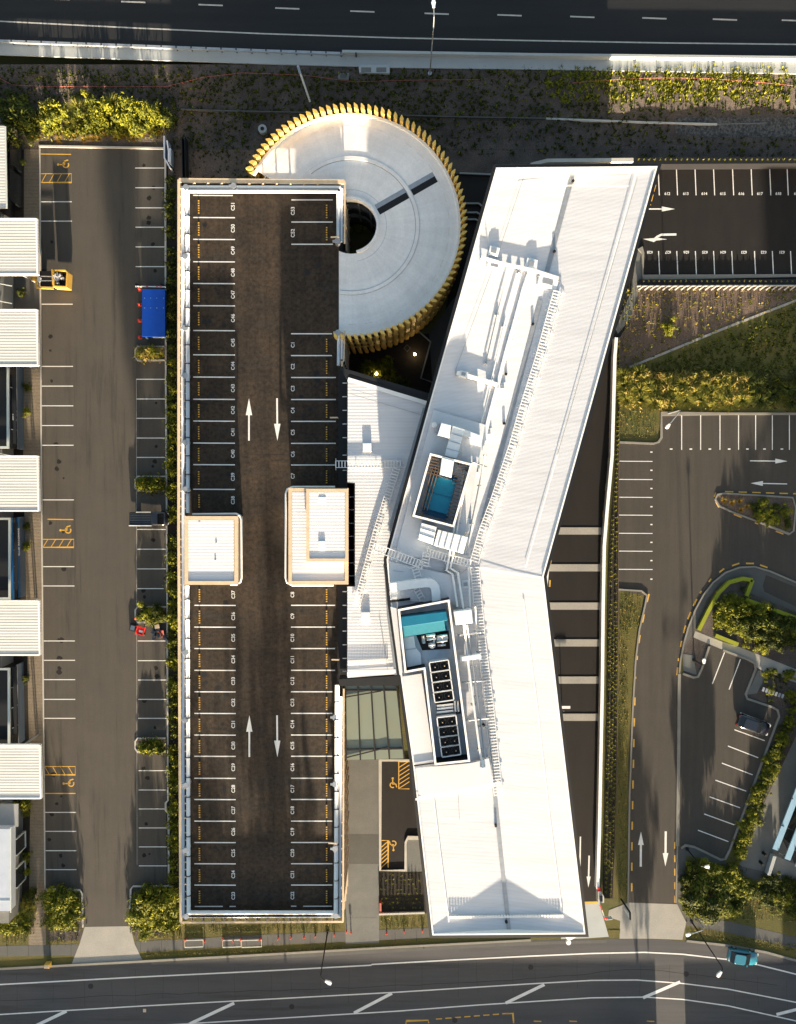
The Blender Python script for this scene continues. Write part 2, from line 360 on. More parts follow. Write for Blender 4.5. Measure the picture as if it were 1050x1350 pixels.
# gutter (paler strip beside kerb)
sheet('road_gutter',[(200,1268),(350,1260.5),(525,1250.5),(700,1241.5),(800,1239),(800,1243),(700,1246),(525,1255),(350,1265),(200,1272)],L3,'concrete_dark')
fp=MB(); fp.ribbon(PP([(-200,1258),(0,1254),(104,1252)],L3),1.5); fp.ribbon(PP([(180,1248),(240,1245),(350,1239),(450,1235),(560,1230),(690,1226),(780,1225)],L3),1.45)
fp.ribbon(PP([(905,1213),(930,1217),(960,1222),(1000,1231),(1050,1243),(1250,1290)],L3),1.5)
fp.build('footpath','concrete_dark',kind=ST)
jt=MB()
for i in range(22):
    x=185+i*28; y=1248-(x-180)*.0385
    jt.ribbon(PP([(x,y-7),(x+.5,y+7)],L4),.05)
for i in range(4):
    x=10+i*28; jt.ribbon(PP([(x,1246),(x,1261)],L4),.05)
jt.build('footpath_joint','crack',kind=ST)
sheet('driveway_apron',[(112,1222),(172,1221),(178,1245),(189,1267.5),(94,1272.5),(105,1245)],L5,'concrete')
sheet('right_apron',[(829,1190),(893,1192),(905,1216),(900,1239),(860,1237.5),(817,1237.5),(818,1214),(802,1209),(803,1200)],L5,'concrete')
sheet('ramp_apron',[(740,1189),(790,1190),(803,1235),(775,1237),(740,1238)],L4,'concrete_pale')
sheet('grass_square',[(801,1226),(818,1226),(817,1234),(804,1234)],L6+.004,'grass')
# left car park
sheet('left_car_park',[(52,192),(217,196),(218,600),(220,1168),(172,1170),(170,1222),(111,1222),(109,1172),(60,1172),(57,900)],L3,'asphalt_old')
sheet('paved_footpath',[(32,192),(52,192),(55,600),(57,900),(60,1172),(61,1252),(38,1252),(40,1060),(31,600)],L2,'paver')
sheet('side_yard',[(18,362),(51,362),(52,408),(18,408)],L4,'concrete_dark')
k=MB(); k.ribbon(PP([(53,193),(55,600),(57.5,900),(60,1172)],L3),.16,h=.1)
k.ribbon(PP([(218.5,197),(219,450),(221,800),(222,1055),(219,1058),(219,1068),(223,1072),(223,1168)],L3),.22,h=.13)
k.ribbon(PP([(52,193),(217,196)],L3),.25,h=.14)
k.ribbon(PP([(60,1172),(106,1173),(109,1178),(110,1222)],L3),.2,h=.13)
k.ribbon(PP([(228,1168),(176,1168),(173,1172),(172,1198)],L3),.2,h=.13)
for y0,y1 in((457,475),(628,647),(800,820),(973,991)):
    k.ribbon(PP([(219,y0),(182,y0),(179,y0+4),(179,y1-4),(182,y1),(219,y1)],L3),.18,h=.13)
k.build('kerb','kerb_light',kind=ST)
isl=MB()
for y0,y1 in((457,475),(628,647),(800,820),(973,991)): isl.face(PP([(219,y0),(182,y0),(179,y0+4),(179,y1-4),(182,y1),(219,y1)],L3+.06))
isl.face(PP([(60,1174),(106,1174),(109,1222),(110,1240),(62,1240)],L4)); isl.face(PP([(228,1170),(175,1170),(172,1225),(180,1240),(238,1225)],L4))
isl.build('planting_bed','mulch_grey',kind=ST)
def lines(mb,l,w,z):
    for a in l: mb.ribbon([P(a[0],a[1],z),P(a[2],a[3],z)],w)
wl=MB(); Z=L4
lft=[266,291.5,None,401,483,509,535,561,587,659,None,747,772.5,845,870.5,896,922,947,None,None,1071,1096,1121.5,1146.5]
for y in lft:
    if y:
        o=(y-266)/880*6
        wl.ribbon(PP([(53+o,y),(95+o,y)],Z),.11)
wl.ribbon(PP([(91,375),(95,375)],Z),.11)
rgt=[221.5,247.5,274,299.5,325.5,351.5,500,526,551.5,577.5,603,698,724,750,776,845,871,896.5,922,947,1016,1041.5,1066.5,1091.5,1116.5,1141.5]
for y in rgt:
    o=(y-221)/920*5
    wl.ribbon(PP([(178.5+o,y),(217.5+o*.7,y)],Z),.11)
wl.ribbon(PP([(180,500),(181,1140)],Z),.02)
yl=MB()
def hatch(x0,x1,y0,y1,w=.11,n=4,down=False):
    yl.ribbon(PP([(x0,y0),(x1,y0),(x1,y1),(x0,y1)],Z+.001),w)
    s=(x1-x0)/n
    for i in range(n):
        a=x0+s*i+1; q=[(a,y1),(a+s*.62,y0)] if not down else [(a,y0),(a+s*.62,y1)]
        yl.ribbon(PP(q,Z+.003),w*.8)
hatch(54,94.5,229,240.5); hatch(56,97.5,711,721.5); hatch(58,99.5,1010.5,1021.5,down=True)
for q in((54,203,94,203.5),(63,684.5,97,685),(59,1046,100,1046)): yl.ribbon(PP([q[:2],q[2:]],Z+.001),.13)
def wheelchair(cx,cy,r,ang,z,mb):
    """access symbol: wheel ring, head and leg"""
    c=P(cx,cy,z); k=r*H/F
    M2=Matrix.Rotation(ang,2)
    def q(u,v): w=M2@Vector((u,v)); return Vector((c.x+w.x*k,c.y+w.y*k,z))
    pts=[q(.62*math.cos(a)*1.0,.62*math.sin(a)) for a in [R(20+i*20) for i in range(15)]]
    mb.ribbon(pts,k*.26); mb.ribbon([q(0,1.35),q(0,.25),q(.75,.25),q(1.0,-.55)],k*.26)
    hp=q(0,1.65); mb.face([Vector((hp.x+k*.28*math.cos(a),hp.y+k*.28*math.sin(a),z+.002)) for a in [R(i*45) for i in range(8)]])
wheelchair(87,217,6,R(90),Z+.002,yl); wheelchair(90,699,6,R(90),Z+.002,yl); wheelchair(94,1033,6,R(90),Z+.002,yl)
# road markings
wl.ribbon(PP([(-200,1314),(0,1298),(175,1288.5),(350,1280),(490,1272.5)],Z),.18)
wl.ribbon(PP([(490,1271.5),(600,1265.5),(700,1260.5),(780,1257),(850,1255.5),(900,1258),(960,1265),(1000,1272),(1050,1284.5),(1200,1325)],Z),.18)
wl.ribbon(PP([(-200,1351),(0,1337.5),(175,1327),(350,1317.5),(525,1308),(620,1302),(700,1297),(780,1292.5),(840,1292),(900,1296.5),(960,1304),(1050,1321.5),(1200,1360)],Z),.16)
wl.ribbon(PP([(0,1365),(175,1354),(350,1343.5),(525,1333),(630,1325),(700,1320.5),(780,1315.5),(850,1314.5),(900,1317.5),(960,1326),(1050,1346),(1200,1390)],Z),.16)
for a in [(88,1333,48,1352),(309,1322.5,250,1350),(517,1309.5,467,1335.5),(718,1298,667,1322.5),(897,1294.5,848,1315.5),(1066,1327,1024,1337.5)]:
    wl.ribbon(PP([a[:2],a[2:]],Z+.003),.42)
for i in range(9): 
    x=575+i*12.5
    if i%1==0 and i<8: yl.ribbon(PP([(x,1343.5-i*1),(x+8,1343-i*1)],Z),.16)
yl.ribbon(PP([(535,1352),(536,1346),(565,1345),(565.5,1349)],Z),.16); yl.ribbon(PP([(668,1336.5),(676.5,1336),(677.5,1349)],Z),.16)
for x in (853,751,704): yl.ribbon(PP([(x,1346.2),(x+10,1346.6)],Z),.14)
# cracks on road
cr=MB(); random.seed(3)
for base,amp in (([(0,1320),(200,1311),(350,1306),(500,1301),(700,1290),(850,1277),(1050,1302)],1.2),):
    pts=[]
    for i in range(len(base)-1):
        for t in range(8): 
            a,c=base[i],base[i+1]; pts.append((a[0]+(c[0]-a[0])*t/8,a[1]+(c[1]-a[1])*t/8+random.uniform(-amp,amp)))
    cr.ribbon(PP(pts,L3),.06)
for x in range(20,1050,41):
    y=1285-(x/1050)*34 if x<800 else 1262+(x-800)*.12
    x+=random.uniform(-12,12); cr.ribbon(PP([(x,y),(x+random.uniform(-1,1),y+18),(x+random.uniform(-2,2),y+36+random.uniform(0,18))],L3+.001),.03)
cr.build('road_crack','crack',kind=ST)
random.seed(31)
for x,y in ((120,1300),(385,1327),(700,1275),(905,1284),(600,1345)):
    b=MB(); q=P(x,y,0); b.cyl((q.x,q.y),.36,L4,L4+.012,16); b.build('manhole_cover','charcoal',kind=ST)
b=MB()
for x,y0,y1,n_ in ((198,215,450,9),(198,500,620,4),(198,700,800,3),(198,850,1140,10),(75,260,1150,24)):
    for i in range(n_):
        yy=random.uniform(y0,y1); q=P(x+random.uniform(-10,10),yy,0); r=random.uniform(.15,.42)
        b.face([Vector((q.x+r*random.uniform(.6,1.1)*math.cos(a),q.y+r*random.uniform(.6,1.1)*math.sin(a),L3+.002+i*.00005)) for a in [R(k*36) for k in range(10)]])
b.build('oil_stain','asphalt_new',kind=ST)
# upper right car park
sheet('upper_car_park',[(600,229),(655,229),(655,226),(835,217),(1300,216),(1300,366),(846,369),(832,420),(812,455),(806,600),(797,700),(795,900),(786,1190),(700,1190),(600,640),(560,480),(585,420),(602,340)],L2,'asphalt_new')
for i,x in enumerate([868,892,916.5,941,966,990.5,1015,1038,1062,1087]): wl.ribbon(PP([(x,222),(x+1.5,257.5)],Z),.12)
for x in [869,893,917.5,941.5,965.5,995.5,1019,1043,1067,1091]: wl.ribbon(PP([(x-.5,331),(x+1,363)],Z),.12)
for i,t in enumerate(['612','613','614','615','616','617','618','619']): wl.text(t,P(880+i*24.4,255.5),.5,0,Z+.001)
for i,t in enumerate(['628','627','626','625','624','623','622','621','620']): wl.text(t,P([857,881,905,929.5,953.5,981,1007,1031,1055][i],332.5),.5,math.pi,Z+.001)
def arrow(mb,px,py,px2,py2,z,w=.2,hl=2.0,hw=.95,m=None):
    a=P(px,py,z); b_=P(px2,py2,z); d=(b_-a).normalized(); n=Vector((-d.y,d.x,0)); hb=b_-d*hl
    mb.ribbon([a,hb],w); mb.face([hb-n*hw/2,b_,hb+n*hw/2])
arrow(wl,850,275.5,890,275.5,Z,.17,1.7,.65)
wl.ribbon(PP([(892,309),(872,309.5),(867,312),(862,316)],Z),.28); wl.face(PP([(848,315),(868,313.5),(862,319)],Z+.003)); wl.face(PP([(862,319),(868,313.5),(880,315.5),(866,317)],Z+.004))
sheet('lot_kerb_north',[(836,217.5),(1300,215),(1300,219),(836,221)],L4,'kerb_light')
sheet('lot_pavement',[(846,328),(847,364),(846,369),(832,420),(815,440),(812,434),(832,385),(838,345),(842,328)],L5,'concrete_grey')
k=MB(); k.ribbon(PP([(842,330),(845,328),(847.5,334),(847.5,366),(1050,363.5),(1300,361)],L3),.35,h=.14)
k.ribbon(PP([(868,583),(872,577),(872,545.5),(960,545.5),(1300,546)],L3),.3,h=.13); k.ribbon(PP([(815,583),(840,584),(862,585),(868,583)],L3),.25,h=.13)
k.ribbon(PP([(815,777),(846,779),(853,785),(850,800),(843,830),(838,870),(834,940),(830,1050),(828,1190)],L3),.22,h=.13)
k.ribbon(PP([(895.5,888),(894.5,1000),(893,1115)],L3),.42,h=.15); k.ribbon(PP([(893,1115),(891,1190)],L3),.2,h=.13)
kc=[(895.5,888),(897,872),(901,850),(907,828),(916,805),(927,785),(940,768),(956,755),(975,748),(995,747),(1015,753),(1050,768),(1200,830)]
k.ribbon(PP(kc,L3),.22,h=.13)
k.ribbon(PP([(898,1118),(903,1114),(915,1116),(950,1133),(956,1132),(962,1120),(1027,944),(1025,936),(1018,932),(985,921),(983,915),(996,882),(995,874),(985,869),(953,857)],L3),.28,h=.13)
k.ribbon(PP([(935,852),(925,882),(920,892),(914,893),(900,888)],L3),.28,h=.13)
ic=[(943,658),(946,652),(955,650.5),(1000,653),(1045,656),(1049,670),(1046,700),(1040,704),(1000,688),(965,675),(948,667),(943,658)]
k.ribbon(PP(ic,L3),.22,h=.14)
k.build('kerb_stone','kerb',kind=ST)
# lower right asphalt
sheet('right_driveway',[(815,583),(868,584),(872,545),(1300,545),(1300,860),(1050,768),(1015,753),(995,747),(975,748),(956,755),(940,768),(927,785),(916,805),(907,828),(901,850),(897,872),(894.5,890),(893,1115),(893,1191),(828,1190),(829,1000),(835,900),(841,850),(849,785),(813,778)],L5,'asphalt_right')
sheet('right_car_park',[(897,889),(914,894),(921,893),(936,850),(953,857),(995,874),(996,882),(983,916),(1025,933),(1027,944),(962,1122),(956,1134),(950,1134),(915,1117),(903,1115),(897,1119),(895,1000)],L4,'asphalt_right')
sheet('island_bed',ic[:-1],L6,'mulch')
sheet('curved_footpath',kc+[(1200,880),(1050,808),(1048,806),(985,780),(992,765),(975,762),(950,768),(932,790),(923,812),(912,838),(903,852)],L3,'concrete_dark')
sheet('disabled_bay',[(1010,758),(1200,835),(1200,870),(1050,800),(1008,780),(1006,772)],L4,'asphalt_right')
sheet('garden_path',[(917,832),(952,846),(975,853),(1100,902),(1100,918),(1005,884),(1000,890),(990,916),(1028,930),(1036,938),(1025,965),(965,1125),(960,1138),(950,1140),(1012,1150),(1012,1163),(905,1118),(905,1190),(893,1191),(895,1115),(915,1114),(955,1136),(1026,940),(983,917),(997,878),(975,866),(914,840)][:0] or [(917,832),(952,846),(975,853),(1100,902),(1100,918),(1005,884),(975,866),(914,840)],L3,'concrete')
sheet('side_path',[(1000,884),(1012,888),(998,914),(985,916)],L4,'concrete_grey')
sheet('south_path',[(897,1118),(915,1114),(960,1138),(1012,1150),(1012,1166),(920,1130),(905,1128),(906,1216),(893,1192),(893,1118)],L3,'concrete_dark')
sheet('entry_plaza',[(1055,960),(1200,640),(1200,1180),(1052,1172),(1012,1163),(975,1140),(1000,1075)],L2,'concrete_grey')
sheet('post_pad',[(901,862),(914,864),(919,890),(901,884)],L5,'concrete_grey')
wm=MB()
for a in [(955.5,860,939.5,901.5),(976.5,869,961.5,909),(976,939.5,1016,955),(968.5,962,1008.5,976.5),(960,983.5,1000,999),(952,1006,992.5,1021.5),(943.5,1028.5,984,1043),(936,1050.5,976,1065),(928.5,1073,968.5,1087.5),(920.5,1094.5,960.5,1109.5)]:
    wm.ribbon([P(a[0],a[1],Z+.008),P(a[2],a[3],Z+.008)],.12)
wm.build('bay_marking','white_line',kind=ST)
for x in [899,924,949.5,974,996.5,1018.5,1041,1064]: wl.ribbon(PP([(x,547.5),(x,593)],L6),.11)
for i,x in enumerate([885,911,936,961.5,985.5,1008,1031]): 
    wl.obox(P(x,592),0,.35,.16,L6,L6+.003)
for y in [608,632,655.5,679,703,726.5,750.5]: wl.ribbon(PP([(816,y),(860.5,y+.3)],L6),.10)
for y in [596,620,644,668,691.5,715,739,763.5]: wl.obox(P(859,y),0,.28,.16,L6,L6+.003)
arrow(wl,989,607.5,1038.5,608,L6,.13,1.6,.65); arrow(wl,1038,638,990,637,L6,.13,1.6,.65)
arrow(wl,845,1142.5,845.3,1096.5,L6,.28,1.8,.75); arrow(wl,878,1096,877.5,1142,L6,.28,1.8,.75)
arrow(wl,777,1128,776,1170,L4,.2,1.5,.55); wl.ribbon(PP([(765.5,1103),(764.7,1150)],L4),.18)
# concrete speed humps on the side ramp
hp=MB()
for x0,x1,y in [(735,793,700),(725,793,748.5),(726,792,799),(727,791,847.5),(733,791,896.5),(741,791,945.5)]:
    hp.prism(PP([(x0-25,y-4.7),(x1,y-4.7),(x1,y+4.7),(x0-25,y+4.7)]),0,L4+.03)
hp.build('speed_hump','concrete',kind=ST)
sheet('lower_ramp_surface',[(735,950),(790,950),(786,1190),(740,1190)],L3,'asphalt_new')
# yellow edge dashes
def dashes(mb,pts,z,dash,gap,w,off=0):
    q=PP(pts,z); s=off; acc=[]
    for i in range(len(q)-1):
        d=q[i+1]-q[i]; l=d.length; u=d/l
        while s<l:
            mb.ribbon([q[i]+u*s,q[i]+u*min(s+dash,l)],w); s+=dash+gap
        s-=l
dashes(yl,[(856,783),(851,803),(845,832),(842,850),(840,870),(838,895),(837,930),(835.5,1000),(833.5,1100),(833,1190)],L6,1.1,1.7,.2)
dashes(yl,[(890,1190),(890,1110)],L6,.95,.9,.18)
dashes(yl,[(893,890),(895,868),(899,845),(905,822),(914,799),(925,779),(938,763),(955,749.5),(975,742.5),(997,743),(1020,751)],L6,1.05,.85,.2)
dashes(yl,[(942,655),(944,649.5),(955,648),(1050,651)],L6,1.1,.7,.16); dashes(yl,[(944,662),(948,669),(965,677),(1000,691),(1040,707)],L6,1.1,1.9,.16)
dashes(yl,[(808,462),(803.5,600),(794,700),(792,800),(791.5,945),(785,1170)],L4,.9,2.6,.25)
dashes(yl,[(726.5,736),(724,800)],L4,.9,2.0,.2); yl.ribbon(PP([(743,975),(742,945)],L4),.2)
dashes(yl,[(863,243),(856,270)],L4,.9,.4,.5)
yl.ribbon(PP([(769,1190.5),(789,1190)],L5),.35)
# courtyard between the buildings
sheet('courtyard_path',[(448,995),(500,1000),(500,1240),(456,1240)],L4+.002,'concrete_grey')
sheet('courtyard_slab',[(456,1100),(500,1100),(500,1139),(456,1139)],L5+.002,'concrete_dark')
sheet('courtyard_crossing',[(456,1210),(500,1210),(500,1243),(456,1245)],L5+.003,'concrete_grey')
sheet('accessible_bays',[(500,1001),(620,1001),(620,1147),(500,1147)],L4,'asphalt_new')
sheet('bay_pavement',[(536,1106),(540,1103),(620,1103),(620,1149),(536,1149)],L5,'concrete_grey')
sheet('shrub_bed',[(500,1150),(620,1150),(620,1204),(500,1204)],L5,'soil_dark')
k=MB(); k.ribbon(PP([(600,1002),(501.5,1002),(501.5,1147),(535,1147),(535,1110),(538,1104),(600,1104)],L3),.28,h=.14); k.ribbon(PP([(500,1204),(560,1202)],L5),.25,h=.3)
k.build('bay_kerb','kerb_light',kind=ST)
Z0=Z; Z=L6
yl.ribbon(PP([(526,1004),(526,1040),(540,1040)],Z),.13); yl.ribbon(PP([(526,1004),(546,1004)],Z),.13)
for i in range(6): yl.ribbon(PP([(526,1012+i*5.5),(540,1003+i*5.5)],Z+.002),.12)
yl.ribbon(PP([(503,1108),(512,1108),(512,1144)],Z),.13)
for i in range(6): yl.ribbon(PP([(503,1117+i*5.3),(512,1109+i*5.3)],Z+.002),.12)
wheelchair(518,1035,5.5,0,Z+.002,yl); wheelchair(519,1112,5.5,math.pi,Z+.002,yl)
Z=Z0
wl.build('road_marking','white_line',kind=ST); yl.build('yellow_marking','yellow_line',kind=ST)
# bank: diagonal path, gravel, red rope line
pb=MB(); pb.ribbon(PP([(830,484),(880,464),(950,435),(1050,396),(1300,300)],L4),.3,h=.06); pb.build('edging_strip','concrete',kind=ST)
# gravel drain follows the slope
gv=MB()
for i in range(28):
    x0=890+i*9; gv.face([T(x0,157),T(x0,181-(6 if i<4 else 0)),T(x0+9,181),T(x0+9,153)][::-1])
for v in gv.v: v.z+=.05
gv.build('gravel_strip','gravel',kind=ST)
def dup_offset(o): pass
# ------------------------------------------------------------------ multi-level car park
DZ=9.5
pb=thing('parking_building',P(345,730,0),'long multi-level car park with empty asphalt roof deck and pale timber edge screens','car park')
b=MB(); b.prism(PP([(243,243),(449,243),(447,322),(447,440),(449,480),(447,1207),(246,1209)],DZ),DZ-.4,DZ); b.build('roof_deck','asphalt_deck',pb)
for z in (6.2,3.0):
    b=MB(); b.prism(PP([(246,246),(447,246),(445,1207),(248,1207)],DZ),z-.35,z); b.build('floor_slab','concrete_grey',pb)
b=MB()
for i in range(13):
    for x in (262,345,432):
        q=P(x,262+i*77.5,DZ); b.box(q.x-.3,q.x+.3,q.y-.3,q.y+.3,0,DZ-.36)
b.build('columns','concrete_grey',pb)
# edge parapet beam (dark) on each side
EZ=DZ+.02
b=MB(); b.ribbon([P(x,y,DZ) for x,y in [(244,250),(244,1205),(447,1205),(448,906)]],.35,h=.18); b.ribbon([P(x,y,DZ) for x,y in [(244,248),(450,248),(450,322)]],.35,h=.18)
b.build('edge_beam','charcoal',pb)
# white rails and pipes
RZ=10.45
W1=[(241.5,247),(241.5,1206)]; 
def rail(name,pts,z,r,m,w=None):
    b=MB(); b.tube([P(x,y,z) for x,y in pts],r,8); return b.build(name,m,pb,smooth=True)
rail('guard_pipe',[(247.5,251),(248,676)],RZ,.24,'pipe_blue_grey'); rail('guard_pipe',[(247.5,772),(249,1203)],RZ,.24,'white_metal')
rail('guard_pipe',[(241.5,249),(242,1208)],RZ-.2,.20,'pipe_blue_grey')
rail('guard_pipe',[(245,252),(446,252.5)],RZ,.22,'white_metal'); rail('guard_pipe',[(243,246.5),(450,247)],RZ-.15,.2,'white_paint')
rail('guard_pipe',[(446,253),(446,320)],RZ,.2,'pipe_blue_grey'); rail('guard_pipe',[(450.5,249),(450.5,319)],RZ-.2,.2,'pipe_blue_grey')
rail('guard_pipe',[(447,440),(446.5,482)],RZ,.2,'pipe_blue_grey'); rail('guard_pipe',[(451,438),(450.5,474)],RZ-.2,.16,'white_metal')
rail('guard_pipe',[(445,903),(443,1203)],RZ,.26,'white_metal'); rail('guard_pipe',[(450,918),(448.5,1208)],RZ-.3,.2,'pipe_blue_grey')
rail('guard_pipe',[(247,1203),(443,1203)],RZ,.24,'white_metal'); rail('guard_pipe',[(244,1208),(449,1208)],RZ-.3,.18,'pipe_blue_grey')
# dark joint rings on the pipes
b=MB()
for x,ys in ((247.7,[285+i*24.3 for i in range(16)]),(248.6,[790+i*26 for i in range(16)]),(444.3,[925+i*23.5 for i in range(12)])):
    for y in ys:
        q=P(x,y,RZ); b=MB(); b.box(q.x-.27,q.x+.27,q.y-.05,q.y+.05,RZ-.27,RZ+.27); b.build('pipe_joint','charcoal',pb)
# corner and column caps
for x,y in [(249,252),(248,342),(248,435),(248,497),(248.5,584),(248.5,645),(249,857),(249,945),(249.5,1030),(249,1115),(249,1201),(446,322),(447,441),(443,942),(443,1029),(443,1113),(444,1200),(311,250)]:
    q=P(x,y,DZ); b=MB(); b.cyl((q.x,q.y),.3,DZ,RZ+.25,12,.34); b.box(q.x-.55,q.x+.1,q.y-.13,q.y+.13,RZ+.0,RZ+.2); b.build('rail_post','galv',pb)
# timber screens: outer rail, ribs
def screen(pts,zt,step,m='timber',w=.32,ribs=1.0,inward=(1,0)):
    q=[P(x,y,zt) for x,y in pts]
    b=MB(); b.ribbon(q,w,z=zt-.12,h=.12)
    for i in range(len(q)-1):
        d=q[i+1]-q[i]; l=d.length; u=d/l; n=int(l/step)
        for k in range(1,n):
            c=q[i]+u*(k*step)
            b.bar((c.x,c.y,zt-.2),(c.x,c.y,.6 if k%3==0 else 1.8),.07,.22)
            e=c+Vector((inward[0]*ribs+ (.0 if inward[0]==0 else 0),inward[1]*ribs- .35*abs(inward[0]),-.25)); b.bar((c.x,c.y,zt-.15),e,.09,.12)
    # horizontal battens lower down
    for z in (7.6,5.8,4.2,2.4):
        b.ribbon([Vector((p.x,p.y,0)) for p in q],.12,z=z,h=.1)
    return b.build('timber_screen',m,pb)
screen([(236,236.5),(235.8,700),(238.5,1216)],RZ,.9,ribs=.75,inward=(1,0))
screen([(236,237.5),(454.5,239.5)],RZ+.05,1.6,w=.5,ribs=.9,inward=(0,-1))
screen([(455,239),(454.5,321)],RZ,1.2,w=.2,ribs=.3,inward=(-1,0)); screen([(454.5,436),(453.5,476),(451,476),(451,483)],RZ,1.2,w=.18,ribs=.3,inward=(-1,0))
screen([(453.5,908),(452.5,1216)],RZ,1.6,w=.2,ribs=.3,inward=(-1,0))
screen([(238,1216.5),(452.5,1215.5)],RZ-.1,1.3,w=.22,ribs=.8,inward=(0,1))
b=MB(); b.prism([P(239,1208,RZ-1.2),P(450,1208,RZ-1.2),P(450,1215,RZ-1.2),P(239,1215,RZ-1.2)],DZ-1.3,DZ-1.2)
b.prism([P(240,240,8),P(452,240,8),P(452,246,8),P(240,246,8)],7.9,8.0); b.prism([P(238.5,241,8),P(243,241,8),P(245,1208,8),P(240.5,1208,8)],7.9,8.0)
b.build('service_ledge','timber_dark',pb)
b=MB(); b.bar(P(246,1206,DZ+.45),P(446,1205,DZ+.45),.12,.9); b.build('parapet_shade_panel','charcoal',pb)  # solid panel added behind the rails to shade the south end of the deck
# bay lines, numbers and wheel stops
b=MB(); nb=MB(); LZ=DZ+.012
LU=[257.5,286.7,315.5,345,373.7,403,435.7,467.7,497,526.3,555,584,612.5,645]; LLo=[798,826.7,855,883.7,912,940.5,969,997,1026,1054,1082.5,1110.7,1138.7,1166.8,1195]
RU=[263.5,292.7,322]; RM=[440,468.8,497.7,526.7,555.5,584.5,613]; RLo=[798,826.7,855,883.7,912,940.5,969,997,1026,1054,1082.5,1110.7,1138.7,1166.8,1194.7]
def bl(x0,y0,x1,y1):
    q=MB(); q.ribbon([P(x0,y0,LZ),P(x1,y1,LZ)],.13); q.build('bay_line','white_line',pb)
for y in LU: bl(255,y,310 if y>260 else 307,y+.3)
for y in LLo[:-1]: bl(256.5,y,311,y+.2)
bl(257,1195,294,1195); bl(303,1195,311,1195)
for y in RU: bl(384.5,y,439,y)
for y in RM: bl(384,y,438 if y<480 else 443,y)
for y in RLo[:-1]: bl(384,y,442 if y<900 else 438.5,y)
bl(384,1194.7,391,1194.7); bl(400,1194.7,438,1194.7)
for a in ((328.5,581,328.5,525),(365.5,525,366,581),(329,998,329,943),(365.5,943,366,998)):
    b=MB(); arrow(b,*a,LZ,.2,2.0,.75); b.build('arrow_marking','white_line',pb)
stopm=None
def stop(px,py,l=2.0):
    global stopm
    c=P(px,py,DZ)
    if stopm is None:
        m=MB(); m.obox((0,0),R(90),1.7,.16,0,.1)
        m.cur=1
        for k in range(6): m.box(-.085,.085,-.85+k*.28+.03,-.85+k*.28+.17,.02,.105)
        stopm=m.build('wheel_stop',['black','yellow_line'],pb); stopm.location=c-parent_loc(pb)
        me=stopm.data
        off=parent_loc(pb)
        for v in me.vertices: v.co+=off
        return
    o=stopm.copy(); COL.objects.link(o); o.parent=pb; o.location=c-parent_loc(pb)
def bays(ys,num,step,xs,xn,ang):
    for i in range(len(ys)-1):
        yc=(ys[i]+ys[i+1])/2; stop(xs,yc+.5)
        nb.text('C%d'%(num+step*i),P(xn,yc,LZ),.58,ang,LZ)
bays(LU,51,-1,262.5,307.5,R(90)); bays([645,674],38,-1,263,307.5,R(90)); bays([770]+LLo,37,-1,263.5,308,R(90))
bays(RU,53,-1,431,386.5,R(90)); bays(RM+[642],1,1,431,386.5,R(90)); bays([770]+RLo,8,1,431,386,R(90))
nb.build('bay_number','white_line',pb)
random.seed(41); b=MB()
for i in range(46):
    x=random.choice((285,412))+random.uniform(-16,16); y=random.choice((random.uniform(262,635),random.uniform(790,1190))); q=P(x,y,DZ); r=random.uniform(.15,.45)
    b.face([Vector((q.x+r*random.uniform(.6,1.1)*math.cos(a),q.y+r*random.uniform(.6,1.1)*math.sin(a),DZ+.004+i*.00003)) for a in [R(k*36) for k in range(10)]])
b.build('oil_stain','black',pb,kind='stuff')
b=MB()
for y in [250+i*58.3 for i in range(17)]: b.ribbon([P(312,y,DZ+.006),P(382,y,DZ+.006)],.035)
for x in (347,312,382): b.ribbon([P(x,250,DZ+.006),P(x,1200,DZ+.006)],.03)
b.build('deck_joint','crack',pb)
# stair towers on the deck
def rpoly(x0,y0,x1,y1,z): return [P(x0,y0,z),P(x1,y0,z),P(x1,y1,z),P(x0,y1,z)]
def frame(mb,pts,w,z0,z1):
    """rectangular ring: outer pts (world), width w inward"""
    c=sum((Vector((p.x,p.y,0)) for p in pts),Vector((0,0,0)))/len(pts)
    k=len(pts); ins=inset(pts,w)
    for i in range(k):
        a,b2=pts[i],pts[(i+1)%k]; ia,ib=ins[i],ins[(i+1)%k]
        mb.prism([a,b2,ib,ia],z0,z1)
def inset(pts,w):
    k=len(pts); a=sum(pts[i].x*pts[(i+1)%k].y-pts[(i+1)%k].x*pts[i].y for i in range(k)); s=1 if a>0 else -1
    out=[]
    for i in range(k):
        p0,p,p1=pts[i-1],pts[i],pts[(i+1)%k]
        d0=Vector((p.x-p0.x,p.y-p0.y)).normalized(); d1=Vector((p1.x-p.x,p1.y-p.y)).normalized()
        n0=Vector((-d0.y,d0.x))*s; n1=Vector((-d1.y,d1.x))*s
        m=(n0+n1); m/= max(.3,m.dot(n0)) if m.length>1e-6 else 1
        out.append(Vector((p.x+m.x*w,p.y+m.y*w,p.z)))
    return out
TZ=13.3
tw=MB(); tw.prism(inset(rpoly(244,681,313,770.5,TZ),.15),DZ+.01,TZ-.3); t1=tw.build('stair_tower','wall_grey',pb)
b=MB(); frame(b,rpoly(243.5,680.5,314,771,TZ),.42,TZ-.45,TZ); b.build('parapet','timber',t1)
b=MB(); q=inset(rpoly(244,681,313.5,770.5,TZ-.2),.4); zz=[TZ-.05,TZ-.05,TZ-.16,TZ-.16]; b.face([Vector((p.x,p.y,z)) for p,z in zip(q,zz)]); b.build('roof_sheet','white_roof_low',t1)
